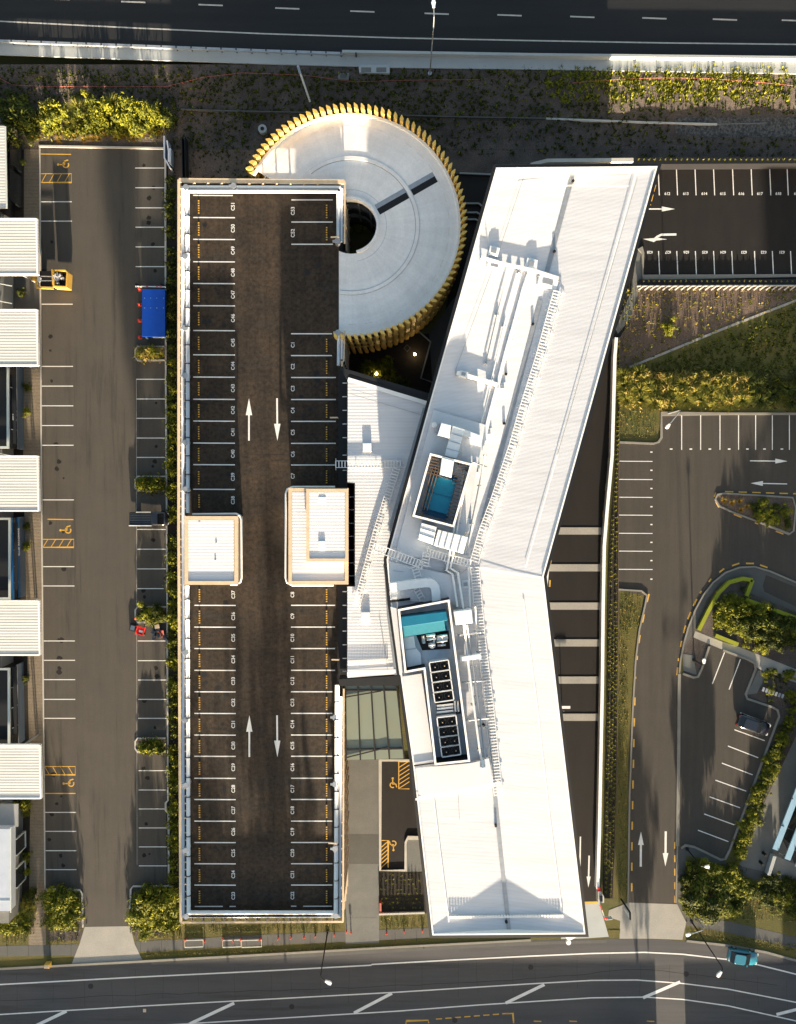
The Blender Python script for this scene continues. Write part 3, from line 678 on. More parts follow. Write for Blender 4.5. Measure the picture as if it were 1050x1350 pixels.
b=MB(); b.tube([P(254,678,TZ-1),P(312,677.5,TZ-1),P(317,680,TZ-1),P(318.5,685,TZ-1),P(318.5,762,TZ-1),P(317,767,TZ-1),P(312,770.5,TZ-1),P(304,770.5,TZ-1)],.13,8); b.build('guard_pipe','white_metal',t1,smooth=True)
b=MB()
for x,y in((263,688),(285,715),(284,738)): q=P(x,y,TZ); b.cyl((q.x,q.y),.1,TZ-.2,TZ-.02,8)
b.build('vent_cap','galv',t1)
T2=13.9
tw=MB(); tw.prism(inset(rpoly(381,644,459,770,T2),.15),DZ+.01,T2-.3); t2=tw.build('stair_tower','wall_grey',pb)
b=MB(); frame(b,rpoly(380.5,643.5,459.5,770.5,T2),.4,T2-.45,T2); b.build('parapet','timber',t2)
b=MB(); q=inset(rpoly(381,644,459,770,T2-.2),.4); zz=[T2-.05,T2-.05,T2-.12,T2-.12]; b.face([Vector((p.x,p.y,z)) for p,z in zip(q,zz)]); b.build('roof_sheet','white_roof_low',t2)
T3=15.0
b=MB(); b.prism(inset(rpoly(404,645,459,740,T3),.1),T2-.3,T3-.3); b.build('lift_overrun','timber',t2)
b=MB(); frame(b,rpoly(404,644.5,459.5,740.5,T3),.35,T3-.4,T3); b.build('parapet_upper','timber',t2)
b=MB(); q=inset(rpoly(404.5,645,459,740,T3-.2),.33); zz=[T3-.05,T3-.05,T3-.12,T3-.12]; b.face([Vector((p.x,p.y,z)) for p,z in zip(q,zz)]); b.build('roof_sheet','white_roof_low',t2)
b=MB(); b.prism(rpoly(420,713,429,724,T3),T3-.35,T3+.05); b.prism(rpoly(420,655,430,662,T3),T3-.3,T3+.0); b.build('roof_vent','white_metal',t2,bevel=.06)
b=MB(); b.tube([P(442,642,TZ-1),P(386,642,TZ-1),P(379,645,TZ-1),P(377,651,TZ-1),P(377,762,TZ-1),P(379,768,TZ-1),P(386,771.5,TZ-1),P(440,771.5,TZ-1)],.13,8); b.build('guard_pipe','white_metal',t2,smooth=True)
b=MB()
for y in (655,672,690,707,725,742,759): b.bar(P(459,y,11),P(467,y,11),.1)
b.build('tie_rod','galv',t2)
# deck clutter: lamp heads on the east edge
for x,y in ((440,318),(439,552),(441,866),(437,1104)):
    q=P(x,y,DZ); b=MB(); b.bar((q.x-.2,q.y,DZ+1.4),(q.x+.7,q.y,DZ+1.5),.16,.1); b.bar((q.x+.7,q.y,DZ),(q.x+.7,q.y,DZ+1.5),.09); b.build('flood_light','timber',pb)
# ------------------------------------------------------------------ spiral ramp
RC=P(463,297.5,DZ); rc=(RC.x,RC.y)
KR=(H-DZ)/F
sr=thing('spiral_ramp',(RC.x,RC.y,0),'round pale concrete spiral ramp ringed by twisted golden fins','ramp')
R0=36*KR*1.0; R1=142.5*KR
b=MB(); b.ring(rc,R0,R1,DZ-.35,DZ-.03,-125,150,k=120); b.build('top_slab','concrete_ramp',sr)
for z in (6.2,3.0):
    b=MB(); b.ring(rc,R0+.1,R1-.2,z-.3,z,k=96); b.build('lower_slab','concrete_grey',sr)
b=MB(); b.ring(rc,R0-.25,R0+.05,DZ-.7,DZ+.25,-78,100,k=40); b.build('inner_kerb','concrete_ramp',sr)
b=MB(); b.ring(rc,84.5*KR,89*KR,DZ-.03,DZ+.06,-100,128,k=90); b.build('middle_kerb','concrete_ramp',sr)
b=MB(); b.ring(rc,83.6*KR,84.5*KR,DZ-.028,DZ-.02,-100,128,k=90); b.ring(rc,89*KR,89.6*KR,DZ-.028,DZ-.022,-100,128,k=90); b.ring(rc,R0+.9,R0+.94,DZ-.028,DZ-.024,-80,100,k=60)
b.build('groove','galv',sr)
b=MB(); b.ring(rc,R1-.3,R1,DZ-.05,DZ+.25,-97,153,k=120); b.build('outer_kerb','concrete_ramp',sr)
b=MB()
for i in range(26):
    a0=-92+i*9.6; 
    if a0<150: b.ring(rc,127.5*KR-.07,127.5*KR+.07,DZ-.029,DZ-.02,a0,a0+5,k=4)
b.build('lane_dash','white_line',sr)
# drain grate
u=Vector((math.cos(R(29.3)),math.sin(R(29.3)),0)); nn=Vector((-u.y,u.x,0)); C3=Vector((rc[0],rc[1],0))
for r0,r1 in ((R0+.35,83.5*KR),(90*KR,126*KR)):
    b=MB(); 
    c=[C3+u*r0-nn*.55,C3+u*r1-nn*.55,C3+u*r1+nn*.2,C3+u*r0+nn*.2]; b.prism(c,DZ-.03,DZ-.018); b.build('drain_cover','charcoal',sr)
    c=[C3+u*r0+nn*.2,C3+u*r1+nn*.2,C3+u*r1+nn*.75,C3+u*r0+nn*.75]; b=MB(); b.prism(c,DZ-.03,DZ-.016); b.build('drain_plate','galv',sr)
    b=MB()
    for k in range(int((r1-r0)/.22)): 
        p=C3+u*(r0+.1+k*.22); b.bar(p-nn*.5+Vector((0,0,DZ-.01)),p+nn*.15+Vector((0,0,DZ-.01)),.05,.03)
    b.build('drain_grate','dark_metal',sr)
# inner void walls (faceted) and floor
b=MB()
for z0,z1,rr in ((0.1,2.6,R0-.2),(3.05,5.7,R0-.05),(6.25,8.9,R0-.05)):
    b.ring(rc,rr,rr+.18,z1-1.0,z1-.2,k=12)
b.build('inner_wall','charcoal',sr)
b=MB()
for i in range(12):
    a=R(i*30+15)
    b.tube([(rc[0]+(R0-.1)*math.cos(a),rc[1]+(R0-.1)*math.sin(a),.0),(rc[0]+(R0-.1)*math.cos(a),rc[1]+(R0-.1)*math.sin(a),DZ-.3)],.12,8)
b.build('column_ring','concrete_grey',sr)
# golden fins
def fin_mesh():
    m=MB(); tiers=[(.5,2.9,14),(2.7,5.1,-10),(4.9,7.4,16),(7.2,10.7,-4)]
    for z0,z1,an in tiers:
        a=R(an+38); d=Vector((math.cos(a),math.sin(a))); n=Vector((-d.y,d.x))
        w0,w1=.42,.42; t=.16
        def ringpts(z,sc,sh):
            c=Vector((sh,0)); return [Vector((*(c-d*w0*sc-n*t*.3),z)),Vector((*(c-n*t*1.2),z)),Vector((*(c+d*w0*sc-n*t*.3),z)),Vector((*(c+d*w0*sc+n*t*.3),z)),Vector((*(c+n*t*1.6),z)),Vector((*(c-d*w0*sc+n*t*.3),z))]
        lo=ringpts(z0,.8,0); hi=ringpts(z1,1.0,.06); n0=len(m.v); m.v+=lo+hi
        for j in range(6): m.f.append([n0+j,n0+(j+1)%6,n0+6+(j+1)%6,n0+6+j]); m.m.append(0)
        m.f.append([n0+j for j in range(6)][::-1]); m.f.append([n0+6+j for j in range(6)]); m.m+=[0,0]
    return m
fm=fin_mesh(); RF=R1+.28
f0=fm.build('fin','gold',None); me=f0.data; f0.parent=sr
for i in range(74):
    a=152-i*3.42
    o=f0 if i==0 else f0.copy()
    if i: COL.objects.link(o); o.parent=sr
    o.location=(RF*math.cos(R(a)),RF*math.sin(R(a)),0); o.rotation_euler=(0,0,R(a))
b=MB()
for z in (2.8,5.0,7.3): b.ring(rc,R1-.05,R1+.1,z,z+.25,-100,153,k=90)
b.build('fin_rail','gold',sr)
# plant and lights down in the courtyard
# ------------------------------------------------------------------ office building
OZ=16.0; VZ=15.25
ob=thing('office_building',P(650,760,0),'bent white butterfly-roofed office building with dark edges','office building')
EA=[(655,222),(866,220),(716,760),(771,1230.5),(571,1232),(546,1010),(516,795),(511,738),(568,530)]
out=[P(x,y,OZ) for x,y in EA]
b=MB(); b.prism(inset(out,.35),0,VZ-.3); b.build('wall','dark_metal',ob)
# fascia: dark ring outside, white coping inside
fo=inset(out,-.42)
b=MB(); frame(b,fo,.34,OZ-1.2,OZ+.02); b.build('fascia','dark_metal',ob)
b=MB(); frame(b,inset(out,-.07),.16,OZ-.9,OZ+.05); b.build('coping','white_paint',ob)
V0,V1,V2=(757,223),(622,745),(671.5,1229)
v0,v1,v2=[P(x,y,VZ) for x,y in (V0,V1,V2)]
o_=lambda i: P(*EA[i],OZ-.06)
b=MB(); b.face([v0,v1,o_(2),o_(1)]); b.face([v0,o_(0),o_(8)]); b.face([v0,o_(8),v1]); b.face([v1,o_(8),o_(7)]); b.build('upper_roof','white_roof',ob)
b=MB(); b.face([v1,v2,o_(3),o_(2)]); b.face([v1,o_(7),o_(6)]); b.face([v1,o_(6),o_(5)]); b.face([v1,o_(5),v2]); b.face([v2,o_(5),o_(4)]); b.build('lower_roof','white_roof_south',ob)
Zv=.05
b=MB(); b.ribbon([v0+Vector((0,0,.06)),P(716,378,VZ+.06)],.5); b.build('valley_gutter','galv',ob); b=MB(); b.ribbon([P(713,395,VZ+.06) ,P(691,480,VZ+.06),P(659,602,VZ+.06),P(636,690,VZ+.06)],.5); b.build('valley_gutter','galv',ob); b=MB(); b.ribbon([P(652,1040,VZ+.07),P(661,1130,VZ+.07),v2+Vector((0,0,.07))],.45)
b.build('valley_gutter','galv',ob)
b=MB()
for x,y in((756,238),(731.5,331),(703,427),(665,558),(654,1089),(668,1216),(667.5,493),(638,956),(517,709)): q=P(x,y,VZ+.3); b=MB(); b.cyl((q.x,q.y),.16,VZ+.05,VZ+.32,8); b.build('gutter_outlet','black',ob)
# thin white ridge flashings and seams
b=MB()
def rz(px,py):
    """roof surface height for a pixel"""
    z=OZ-.4
    for _ in range(3):
        p=P(px,py,z); a,c=(v0,v1) if p.y>v1.y else (v1,v2)
        d=(c-a); d.z=0; d.normalize(); n=Vector((-d.y,d.x,0)); dist=(p-a).dot(n)
        ea=(P(716,760,OZ)-v1) if dist>0 else None
        # slope: reach OZ at the roof edge (about 10.5 m on the east, 8.5 m on the west)
        lim=8.3 if (abs(dist)>0 and ((dist<0)==(a is v0) or dist<0)) else 8.3
        z=VZ+(OZ-VZ)*min(1,abs(dist)/9.2)
    return z
def RP(px,py,dz=.12):
    z=rz(px,py); p=P(px,py,z); p.z=z+dz; return p
b.ribbon([RP(840,224,.14),RP(786,420,.14),RP(735,600,.14),RP(693,748,.14)],.10)
b.ribbon([RP(716,762,.1),RP(680,757,.1),RP(628,748,.12)],.22)
b.ribbon([RP(690,790,.14),RP(708,930,.14),RP(725,1080,.14),RP(741,1203,.14)],.14)
b.ribbon([RP(571,1045,.14),RP(580,1120,.14),RP(592,1215,.14)],.13)
b.ribbon([RP(683,248,.14),RP(757,245,.12),RP(829,246,.14)],.14)
b.ribbon([RP(594,1208,.14),RP(665,1208,.14),RP(741,1206,.14)],.2)
b.ribbon([RP(548,1053,.2),RP(600,1045,.2),RP(652,1033,.3),],.25)
b.build('roof_flashing','white_paint',ob)
b=MB()
for l in ([(690,235),(655,340),(600,490)],[(602,1012),(606,1080)],[(518,752),(600,762),(622,745)],[(640,300),(648,360)],[(840,235),(735,600)]):
    b=MB(); b.ribbon([RP(x,y,.16) for x,y in l],.05); b.build('roof_joint','galv',ob)
for x0,y0,x1,y1 in((594,1208,741,1206),):
    b=MB()
    for i in range(40):
        t=i/39; q=RP(x0+(x1-x0)*t,y0+(y1-y0)*t,.15); b.box(q.x-.12,q.x+.12,q.y-.14,q.y+.14,q.z-.1,q.z+.1)
    b.build('snow_clip','white_paint',ob)
# facade windows, storey bands
n=len(out); wi=inset(out,.33)
for i in range(n):
    a,c=wi[i],wi[(i+1)%n]; d=Vector((c.x-a.x,c.y-a.y,0)); l=d.length; d/=l
    if l<3: continue
    for z in (4.6,8.2,11.8):
        b=MB(); b.bar((a.x+d.x*.8,a.y+d.y*.8,z+.9),(c.x-d.x*.8,c.y-d.y*.8,z+.9),.06,1.7); wn=b.build('window','glass_dark',ob)
        b=MB()
        for k in range(1,int(l/1.8)):
            p=a+d*(k*1.8); b.box(p.x-.06,p.x+.06,p.y-.06,p.y+.06,z,z+1.8)
        b.build('mullion','galv',wn)
# low roof wing (separate roof, lower)
LZ2=12.8
lw=thing('low_wing',P(490,700,0),'lower white-roofed wing between the car park deck and the office building','building wing')
LP=[(457.5,497),(569,531),(563,548),(513,722),(507,745),(513,800),(524,890),(457,895),(457,772),(467,772),(467,638),(457,637)]
lo=[P(x,y,LZ2) for x,y in LP]
b=MB(); b.prism(lo,0,LZ2-.15); b.build('wall','dark_metal',lw)
b=MB(); b.face([p+Vector((0,0,.02)) for p in inset(lo,.12)]); b.build('roof','white_roof_low',lw)
b=MB(); frame(b,[P(x,y,LZ2) for x,y in [(448,484),(574,521),(569,534),(457,499)]],.6,LZ2-.5,LZ2+.08)
b.face([P(x,y,LZ2+.03) for x,y in [(448,485),(574,522),(569,533),(457,498)]]); b.build('parapet','charcoal',lw)
b=MB(); b.prism([P(x,y,11) for x,y in [(446,486),(458,490),(458,897),(446,900)]],0,10.6); b.build('dark_gap_block','charcoal',lw)  # solid charcoal block filling the dark gap beside the deck
b=MB(); b.prism([P(x,y,LZ2) for x,y in [(447,896),(524,891),(530,904),(447,905)]],LZ2-2,LZ2-.1); b.build('end_fascia','charcoal',lw)
b=MB(); b.ribbon([P(560,538,LZ2+.1),P(513,700,LZ2+.1)],.35); b.ribbon([P(508,745,LZ2+.1),P(512,810,LZ2+.1),P(522,890,LZ2+.1)],.3)
b.build('gutter','galv',lw)
for l in ([(462,519),(556,547)],[(467,744),(508,747)],[(500,812),(512,886)],[(463,815),(503,812)]):
    b=MB(); b.ribbon([P(x,y,LZ2+.1) for x,y in l],.05); b.build('roof_joint','galv',lw)
for l in ([(459,500),(565,532)],[(458,889),(522,885)]):
    b=MB(); b.ribbon([P(x,y,LZ2+.12) for x,y in l],.45); b.build('roof_flashing','white_paint',lw)
b=MB()
for i in range(26): 
    x=460+i*2.05; q=P(x,873-i*.1,LZ2+.1); b.box(q.x-.05,q.x+.05,q.y-.22,q.y+.22,LZ2,LZ2+.25)
b.build('snow_clip','white_paint',lw)
b=MB()
for x,y in((485,590),(483,812)):
    q=P(x,y,LZ2); b=MB(); b.box(q.x-.55,q.x+.45,q.y-.5,q.y+.5,LZ2,LZ2+.3); b.build('roof_hatch','duct_white',lw,bevel=.05)
for y in (505,523,541,559,577,600,620,650,668,780,798,815,832,850,868,885):
    b=MB(); b.bar(P(452,y,11.2),P(459,y,11.2),.09); b.build('tie_rod','white_metal',lw)
# dark joint line between the wings is the office wall; give it a box gutter
# ------------------------------------------------------------------ roof plant
def walkway(pts,w,z,label,rail_h=.0,surf=None):
    q=[P(x,y,z) if surf is None else RP(x,y,.24) for x,y in pts]
    t=thing('roof_walkway',q[0],label,'walkway','maintenance walkways on the white roofs')
    b=MB(); 
    for i in range(len(q)-1):
        d=(q[i+1]-q[i]); l=d.length; u=d/l; n=Vector((-u.y,u.x,0)).normalized()
        for s in (-1,1): b.bar(q[i]+n*w/2*s,q[i+1]+n*w/2*s,.07,.1)
        k=0
        while k*.35<l: 
            c=q[i]+u*(k*.35); b.bar(c-n*w/2,c+n*w/2,.11,.04); k+=1
    b.build('tread','white_metal',t)
    b=MB()
    for i in range(len(q)-1):
        d=(q[i+1]-q[i]); l=d.length; u=d/l; n=Vector((-u.y,u.x,0)).normalized(); k=0
        while k*2.3<l:
            c=q[i]+u*(k*2.3); b.bar(c-n*(w/2+.3)-Vector((0,0,.1)),c+n*(w/2+.3)-Vector((0,0,.1)),.05); b.bar(c+n*w/2,c+n*w/2-Vector((0,0,.2)),.05); k+=1
    b.build('support','white_paint',t)
    return t
walkway([(443,612),(530,612)],.75,LZ2+.25,'horizontal ladder-like walkway reaching the low wing from the car park deck')
walkway([(524,614),(497,700),(470,800)],.75,LZ2+.25,'long slanting walkway running down the low wing roof')
walkway([(493,721),(526,733),(560,746)],.8,OZ+.4,'short walkway bridging from the low wing to the office roof',surf=None)
walkway([(560,746),(563,728),(592,736),(624,744)],.8,OZ+.4,'stepped walkway crossing towards the valley gutter below the upper enclosure')
walkway([(547,747),(552,762)],.7,OZ+.3,'tiny walkway stub above the curved white duct')
walkway([(549,776),(557,790)],.6,OZ+.3,'tiny walkway stub below the curved white duct')
walkway([(735,385),(712,470),(690,540),(676,590),(652,660),(637,700),(625,742)],.95,0,'long walkway along the east side of the upper valley gutter',surf=1)
walkway([(626,748),(634,840),(645,930),(657,1048)],.95,0,'long walkway along the lower half of the bent roof',surf=1)
# plant enclosures
def enclosure(pts,z,h,label,floor='black',wall='white_paint',th=.22):
    c=sum((P(x,y,z) for x,y in pts),Vector((0,0,0)))/len(pts)
    t=thing('plant_enclosure',(c.x,c.y,VZ+.2),label,'roof enclosure')
    o=[P(x,y,z) for x,y in pts]
    b=MB(); frame(b,o,th,OZ-.5,z); b.build('parapet','charcoal',t)
    b=MB(); frame(b,inset(o,.02),th,z,z+.06); b.build('coping',wall,t)
    b=MB(); b.prism(inset(o,th*.5),VZ-.25,OZ-.2); b.build('floor',floor,t)
    return t,o
e1,o1=enclosure([(567,597),(623.5,611.5),(599,695.5),(543.5,681)],17.6,0,'rectangular enclosure with black louvres around the blue cooling unit','black')
b=MB()
qa,qb,qc,qd=o1
def lerp(a,c,t): return a+(c-a)*t
for k in range(6):
    t=.07+k*.045; b.bar(lerp(qa,qd,t)*1.0+Vector((0,0,-.5))+ (qb-qa).normalized()*.3,lerp(qa,qd,t)+Vector((0,0,-.5))+(qb-qa).normalized()*1.9,.08,.16)
for k in range(3):
    s=(qb-qa).normalized()*(.75+.33*k); b.bar(lerp(qa,qd,.22)+s+Vector((0,0,-.5)),lerp(qa,qd,.86)+s+Vector((0,0,-.5)),.08,.16)
for k in range(16):
    t=.08+k*.055; e=lerp(qb,qc,t)+Vector((0,0,-.5)); b.bar(e-(qb-qa).normalized()*.3,e-(qb-qa).normalized()*(1.5 if k<6 else 1.15),.07,.14)
for k in range(3):
    t=.9+k*.03; e=lerp(qa,qd,t)+Vector((0,0,-.5)); b.bar(e+(qb-qa).normalized()*.3,e+(qb-qa).normalized()*1.2,.07,.14)
b.build('louvre','timber_dark',e1)
def unit(pts,z0,z1,mname,name,label,cat,extra=None):
    o=[P(x,y,z1) for x,y in pts]; c=sum(o,Vector((0,0,0)))/len(o)
    t=thing(name,(c.x,c.y,z0),label,cat)
    b=MB(); b.prism(o,z0,z1); b.build('casing',mname,t,bevel=.04)
    return t,o
u1,q=unit([(569.3,626),(602,635),(591,679),(558.5,669.5)],OZ-.15,16.9,'teal_unit','air_handling_unit','large blue air handling unit inside the louvred enclosure','air handler')
b=MB(); b.bar(lerp(q[0],q[3],.5)+Vector((0,0,.02)),lerp(q[1],q[2],.5)+Vector((0,0,.02)),.04,.03); b.build('panel_seam','teal_deep',u1)
b=MB(); b.prism([P(x,y,16.6) for x,y in [(558.5,669.5),(591,679),(589,686),(556.5,676)]],OZ-.15,16.6); b.prism([P(x,y,16.5) for x,y in [(570,617),(580,620),(579,628),(569,625)]],OZ-.15,16.5);b.prism([P(x,y,16.5) for x,y in [(597,626),(604,628),(602,636),(596,633)]],OZ-.15,16.5); b.build('end_section','teal_deep',u1)
def duct(pts,z0,z1,label,segs=None,w=None):
    if w:
        b=MB(); cpts=[P(x,y,z1) for x,y in pts]; t=thing('air_duct',(cpts[0].x,cpts[0].y,z0),label,'duct'); b.ribbon(cpts,w,z=z0,h=z1-z0); b.build('duct_run','duct_white',t,bevel=.04)
    else:
        o=[P(x,y,z1) for x,y in pts]; c=sum(o,Vector((0,0,0)))/len(o); t=thing('air_duct',(c.x,c.y,z0),label,'duct'); b=MB(); b.prism(o,z0,z1); b.build('duct_run','duct_white',t,bevel=.04)
    return t
t=duct([(599,604),(583.5,608)][:0] or [(583,603),(599,607.5),(595.5,629.5),(580,625)],16.9,17.7,'white duct hood dropping into the louvred enclosure onto the blue unit')
t=duct([(597,561),(613,566),(602,605),(586.5,601)],OZ-.1,17.2,'broad white duct running up from the louvred enclosure')
b=MB()
for k in range(1,4):
    tt=k/4; a=lerp(P(597,561,17.2),P(586.5,601,17.2),tt); c=lerp(P(613,566,17.2),P(602,605,17.2),tt); b.bar(a+Vector((0,0,.02)),c+Vector((0,0,.02)),.05,.05)
b.build('flange','galv',t)
t=duct([(582,557.5),(595,560.5),(593,578),(577,573.5)],OZ-.1,17.4,'boxy white fan box at the head of the broad duct'); 
b=MB(); b.prism([P(x,y,17.2) for x,y in [(577,560),(580,558),(577,573),(574.5,571)]],OZ,17.1); b.build('louvre','galv',t)
t=duct([(613,566),(634,574),(632,581),(611,574)],OZ-.1,16.7,'slim white duct branching east to the long cable tray')
b=MB(); q=P(573,560,16.5); b.cyl((q.x,q.y),.3,OZ-.2,16.6,16); tag(b.build('roof_vent','white_metal',None,smooth=False),'small round white roof vent beside the boxy fan box','vent')
t=duct([(556,689),(576,694.5),(571,718),(551.5,711)],OZ-.1,17.0,'square white duct box just below the louvred enclosure')
b=MB()
for k in (.33,.66): b.bar(lerp(P(556,689,17),P(551.5,711,17),k)+Vector((0,0,.02)),lerp(P(576,694.5,17),P(571,718,17),k)+Vector((0,0,.02)),.04,.04)
b.build('flange','galv',t)
t=duct([(578,698),(617,708),(611,730),(572,719)],OZ-.1,16.9,'wide white duct box east of the square one, ribbed by flanges')
b=MB()
for k in (.15,.35,.55,.8): b.bar(lerp(P(578,698,16.9),P(617,708,16.9),k)+Vector((0,0,.02)),lerp(P(572,719,16.9),P(611,730,16.9),k)+Vector((0,0,.02)),.06,.06)
b.build('flange','galv',t)
arc=[(514.5,774.5),(540,771),(560,768.6),(567,768.8),(571.5,771),(574,775),(575,781),(575.8,797)]
duct(arc,OZ-.0,16.9,'white duct bending in a curve into the lower enclosure',w=.95)
duct([(598,806),(622,803.5),(624,821.5),(601,824)],OZ,17.2,'white duct box on the east wall of the lower enclosure')
duct([(606,866),(634,862),(635,868),(607,872)],OZ,16.7,'white cross duct beside the upper condensers')
# cable tray with plates along upper roof
ct=[(701,350),(690,382),(680,420),(668,462),(657,505),(645,550),(638,580),(630,600)]
q=[RP(x,y,.16) for x,y in ct]; t=thing('cable_tray',q[0],'long pale blue-white cable tray stepping down the upper roof','cable tray')
b=MB(); b.ribbon(q,.42,h=.05); b.build('tray','duct_white',t)
for i in range(len(q)-1):
    for k in range(3): 
        b=MB(); c=lerp(q[i],q[i+1],k/3); b.box(c.x-.3,c.x+.28,c.y-.06,c.y+.06,c.z-.2,c.z+.02); b.build('bracket','galv',t)
# west roof services: crossbars
for pts,w,lb in (([(602,492),(640,503),(656,508)],.45,'white pipe beam crossing the upper roof halfway down'),([(634,340),(660,348),(705,358),(736,368)],.35,'white duct beam crossing near the top of the upper roof')):
    q=[RP(x,y,.2) for x,y in pts]; t=thing('pipe_beam',q[0],lb,'roof pipe'); b=MB(); b.ribbon(q,w,h=.16); b.build('beam','white_metal',t)
    b=MB()
    for i in range(5): c=lerp(q[0],q[-1],i/4); b.box(c.x-.1,c.x+.1,c.y-.3,c.y+.1,c.z-.4,c.z+.02)
    b.build('foot','galv',t)
for (x,y,w_,d_,h_,lb) in ((651,332,1.1,1.0,.3,'small white fan unit at the west end of the top beam'),(652,350,1.6,.9,.25,'pair of small white roof units just below the top beam'),(700,349,1.2,1.2,.3,'small white roof unit at the head of the cable tray'),(611,494,.9,.7,.4,'small white box at the west end of the middle beam'),(722,372,2.2,1.3,.3,'pale walkway landing over the upper valley gutter'),(606,690,2.4,1.6,.4,'pale platform by the south east corner of the louvred enclosure')):
    q=RP(x,y,0); t=thing('roof_unit',q,lb,'roof unit'); b=MB(); b.obox((q.x,q.y),R(-14),w_,d_,q.z-.1,q.z+h_); b.build('casing','duct_white',t,bevel=.05)
    b=MB(); b.obox((q.x,q.y),R(-14),w_*.5,d_*.5,q.z+h_,q.z+h_+.06); b.build('lid','galv',t)
# parallel pipes
for k,(dx,lb) in enumerate(((0,'westmost'),(4.3,'second from west'),(8.5,'third from west'))):
    if k==0: pts=[(613,620),(600,690),(592,736),(589,752),(597,757),(603,800)]
    elif k==1: pts=[(616,621),(604,690),(597,736),(594,749),(604,755),(611,802)]
    else: pts=[(612,822),(617,870),(625,930),(633,990),(637,1012)]
    q=[P(x,y,OZ+.35) for x,y in pts]; t=thing('roof_pipe',q[0],['thin white pipe hugging the east side of the louvred enclosure','second thin white pipe, just east of the one hugging the louvred enclosure','white pipe east of the condenser enclosure'][k],'pipe'); b=MB(); b.tube(q,.13,8); b.build('pipe_run','white_metal',t,smooth=True)
    for i in range(len(q)): b=MB(); b.box(q[i].x-.3,q[i].x+.3,q[i].y-.07,q[i].y+.07,OZ-.4,OZ+.2); b.build('bracket','galv',t)
t=thing('roof_pipe',P(620,830,OZ+.3),'outermost thin pipe along the lower walkway','pipe'); b=MB(); b.tube([P(x,y,OZ+.35) for x,y in [(616,824),(623,870),(631,930),(640,1000)]],.1,8); b.build('pipe_run','galv',t,smooth=True)
for y in (840,880,920,960,1000): q=P(617+(y-824)*.135,y,OZ+.3); b=MB(); b.box(q.x-.6,q.x+.3,q.y-.08,q.y+.08,OZ-.4,OZ+.2); b.build('bracket','galv',t)
for i,(pts,r_,lb) in enumerate((
 ([(627,800),(631,860),(640,930),(652,1030)],.07,'thin pipe just west of the lower walkway'),
 ([(596,738),(612,742),(618,748),(620,800)],.09,'thin pipe turning the corner at the bend of the office'),
 ([(640,600),(632,640),(622,690),(614,730)],.09,'thin pipe beside the lower end of the cable tray'),
 ([(606,838),(620,836),(634,834)],.1,'short cross pipe east of the two-tone blue unit'),
 ([(612,900),(626,898),(640,897)],.1,'short cross pipe east of the upper condensers'),
 ([(618,950),(632,948),(645,947)],.08,'short cross pipe east of the lower condensers'),
 ([(604,612),(626,610),(640,615)],.08,'short cross pipe at the north east corner of the louvred enclosure'),
 ([(684,360),(664,430),(648,500),(634,560)],.08,'long thin conduit west of the cable tray'),
 ([(672,352),(655,415),(640,480)],.06,'second thin conduit west of the cable tray'))):
    q=[P(x,y,OZ+.2) if x<650 and y>595 else RP(x,y,.2) for x,y in pts]; t=thing('roof_pipe',q[0],lb,'pipe'); b=MB(); b.tube(q,r_,8); b.build('pipe_run','white_metal' if i%2 else 'galv',t,smooth=True)
    for a in q:
        b=MB(); b.box(a.x-.22,a.x+.22,a.y-.06,a.y+.06,a.z-.4,a.z-.02); b.build('bracket','galv',t)
for i,(x,y) in enumerate(((634,835),(640,880),(646,925),(652,968),(656,1010),(614,770),(628,620),(644,570),(662,510))):
    q=RP(x,y,0); t=thing('equipment_plinth',q,'small pale plinth on the bent roof beside the pipe runs','plinth','pale plinths beside the pipe runs'); b=MB(); b.obox((q.x,q.y),R(5),.8,.9,q.z-.1,q.z+.12); b.build('slab','duct_white',t); b=MB(); b.obox((q.x,q.y),R(5),.45,.4,q.z+.12,q.z+.22); b.build('plate','galv',t)
# lower enclosure with condensers
e2,o2=enclosure([(524.5,803),(593,790),(620.5,1004),(573,1009),(558.5,883),(533.5,887.5)],17.5,0,'long stepped enclosure holding the teal unit and the black fan condensers','grey_floor')
FZ=OZ-.2
u2,q=unit([(528.3,813.5),(588.5,806),(590.5,818),(530,827)],FZ,17.4,'teal_unit','air_handling_unit','two-tone blue and teal air handling unit in the long stepped enclosure','air handler')
b=MB(); b.prism([P(x,y,17.2) for x,y in [(530,827.3),(586,818.7),(587.5,831),(531.5,840)]],FZ,17.2); b.build('front_section','teal_light',u2)
b=MB(); b.prism([P(x,y,16.7) for x,y in [(587,819),(591,818.5),(592,830),(588,831)]],FZ,16.7); b.build('end_section','teal_deep',u2)
t=duct([(532,840.5),(546,838),(548,853),(555,862),(556,876),(537,880)],FZ,16.45,'bulky white duct box under the two-tone blue unit')
b=MB(); b.bar(P(534,857,16.48),P(549,855,16.48),.05,.05); b.build('flange','galv',t)
t=thing('pump_set',P(577,845,FZ),'cluster of small silver pumps and pipes south of the two-tone blue unit','pump')
random.seed(5)
b=MB()
for i,(x0,y0,x1,y1,r_) in enumerate([(562,838,574,836.5,.16),(563,843,575,841,.14),(565,850,574,849,.2),(576,839,590,837,.13),(576,846,590,844,.15),(577,851,588,850,.12),(572,836,573,853,.14),(583,838,584,851,.11),(558,838,559,848,.2)]):
    b.tube([P(x0,y0,16.7),P(x1,y1,16.7)],r_,10)
b.build('pipework','galv',t,smooth=True)
b=MB()
for x,y in((567,841),(580,843),(587,841),(570,851)): q=P(x,y,16.6); b.cyl((q.x,q.y),.32,FZ,16.7,12)
b.build('pump_body','white_metal',t)
b=MB(); b.prism([P(x,y,FZ+.3) for x,y in [(549,838),(592,832),(594,856),(557,858)]],FZ,FZ+.1); b.build('base_plate','black',t)
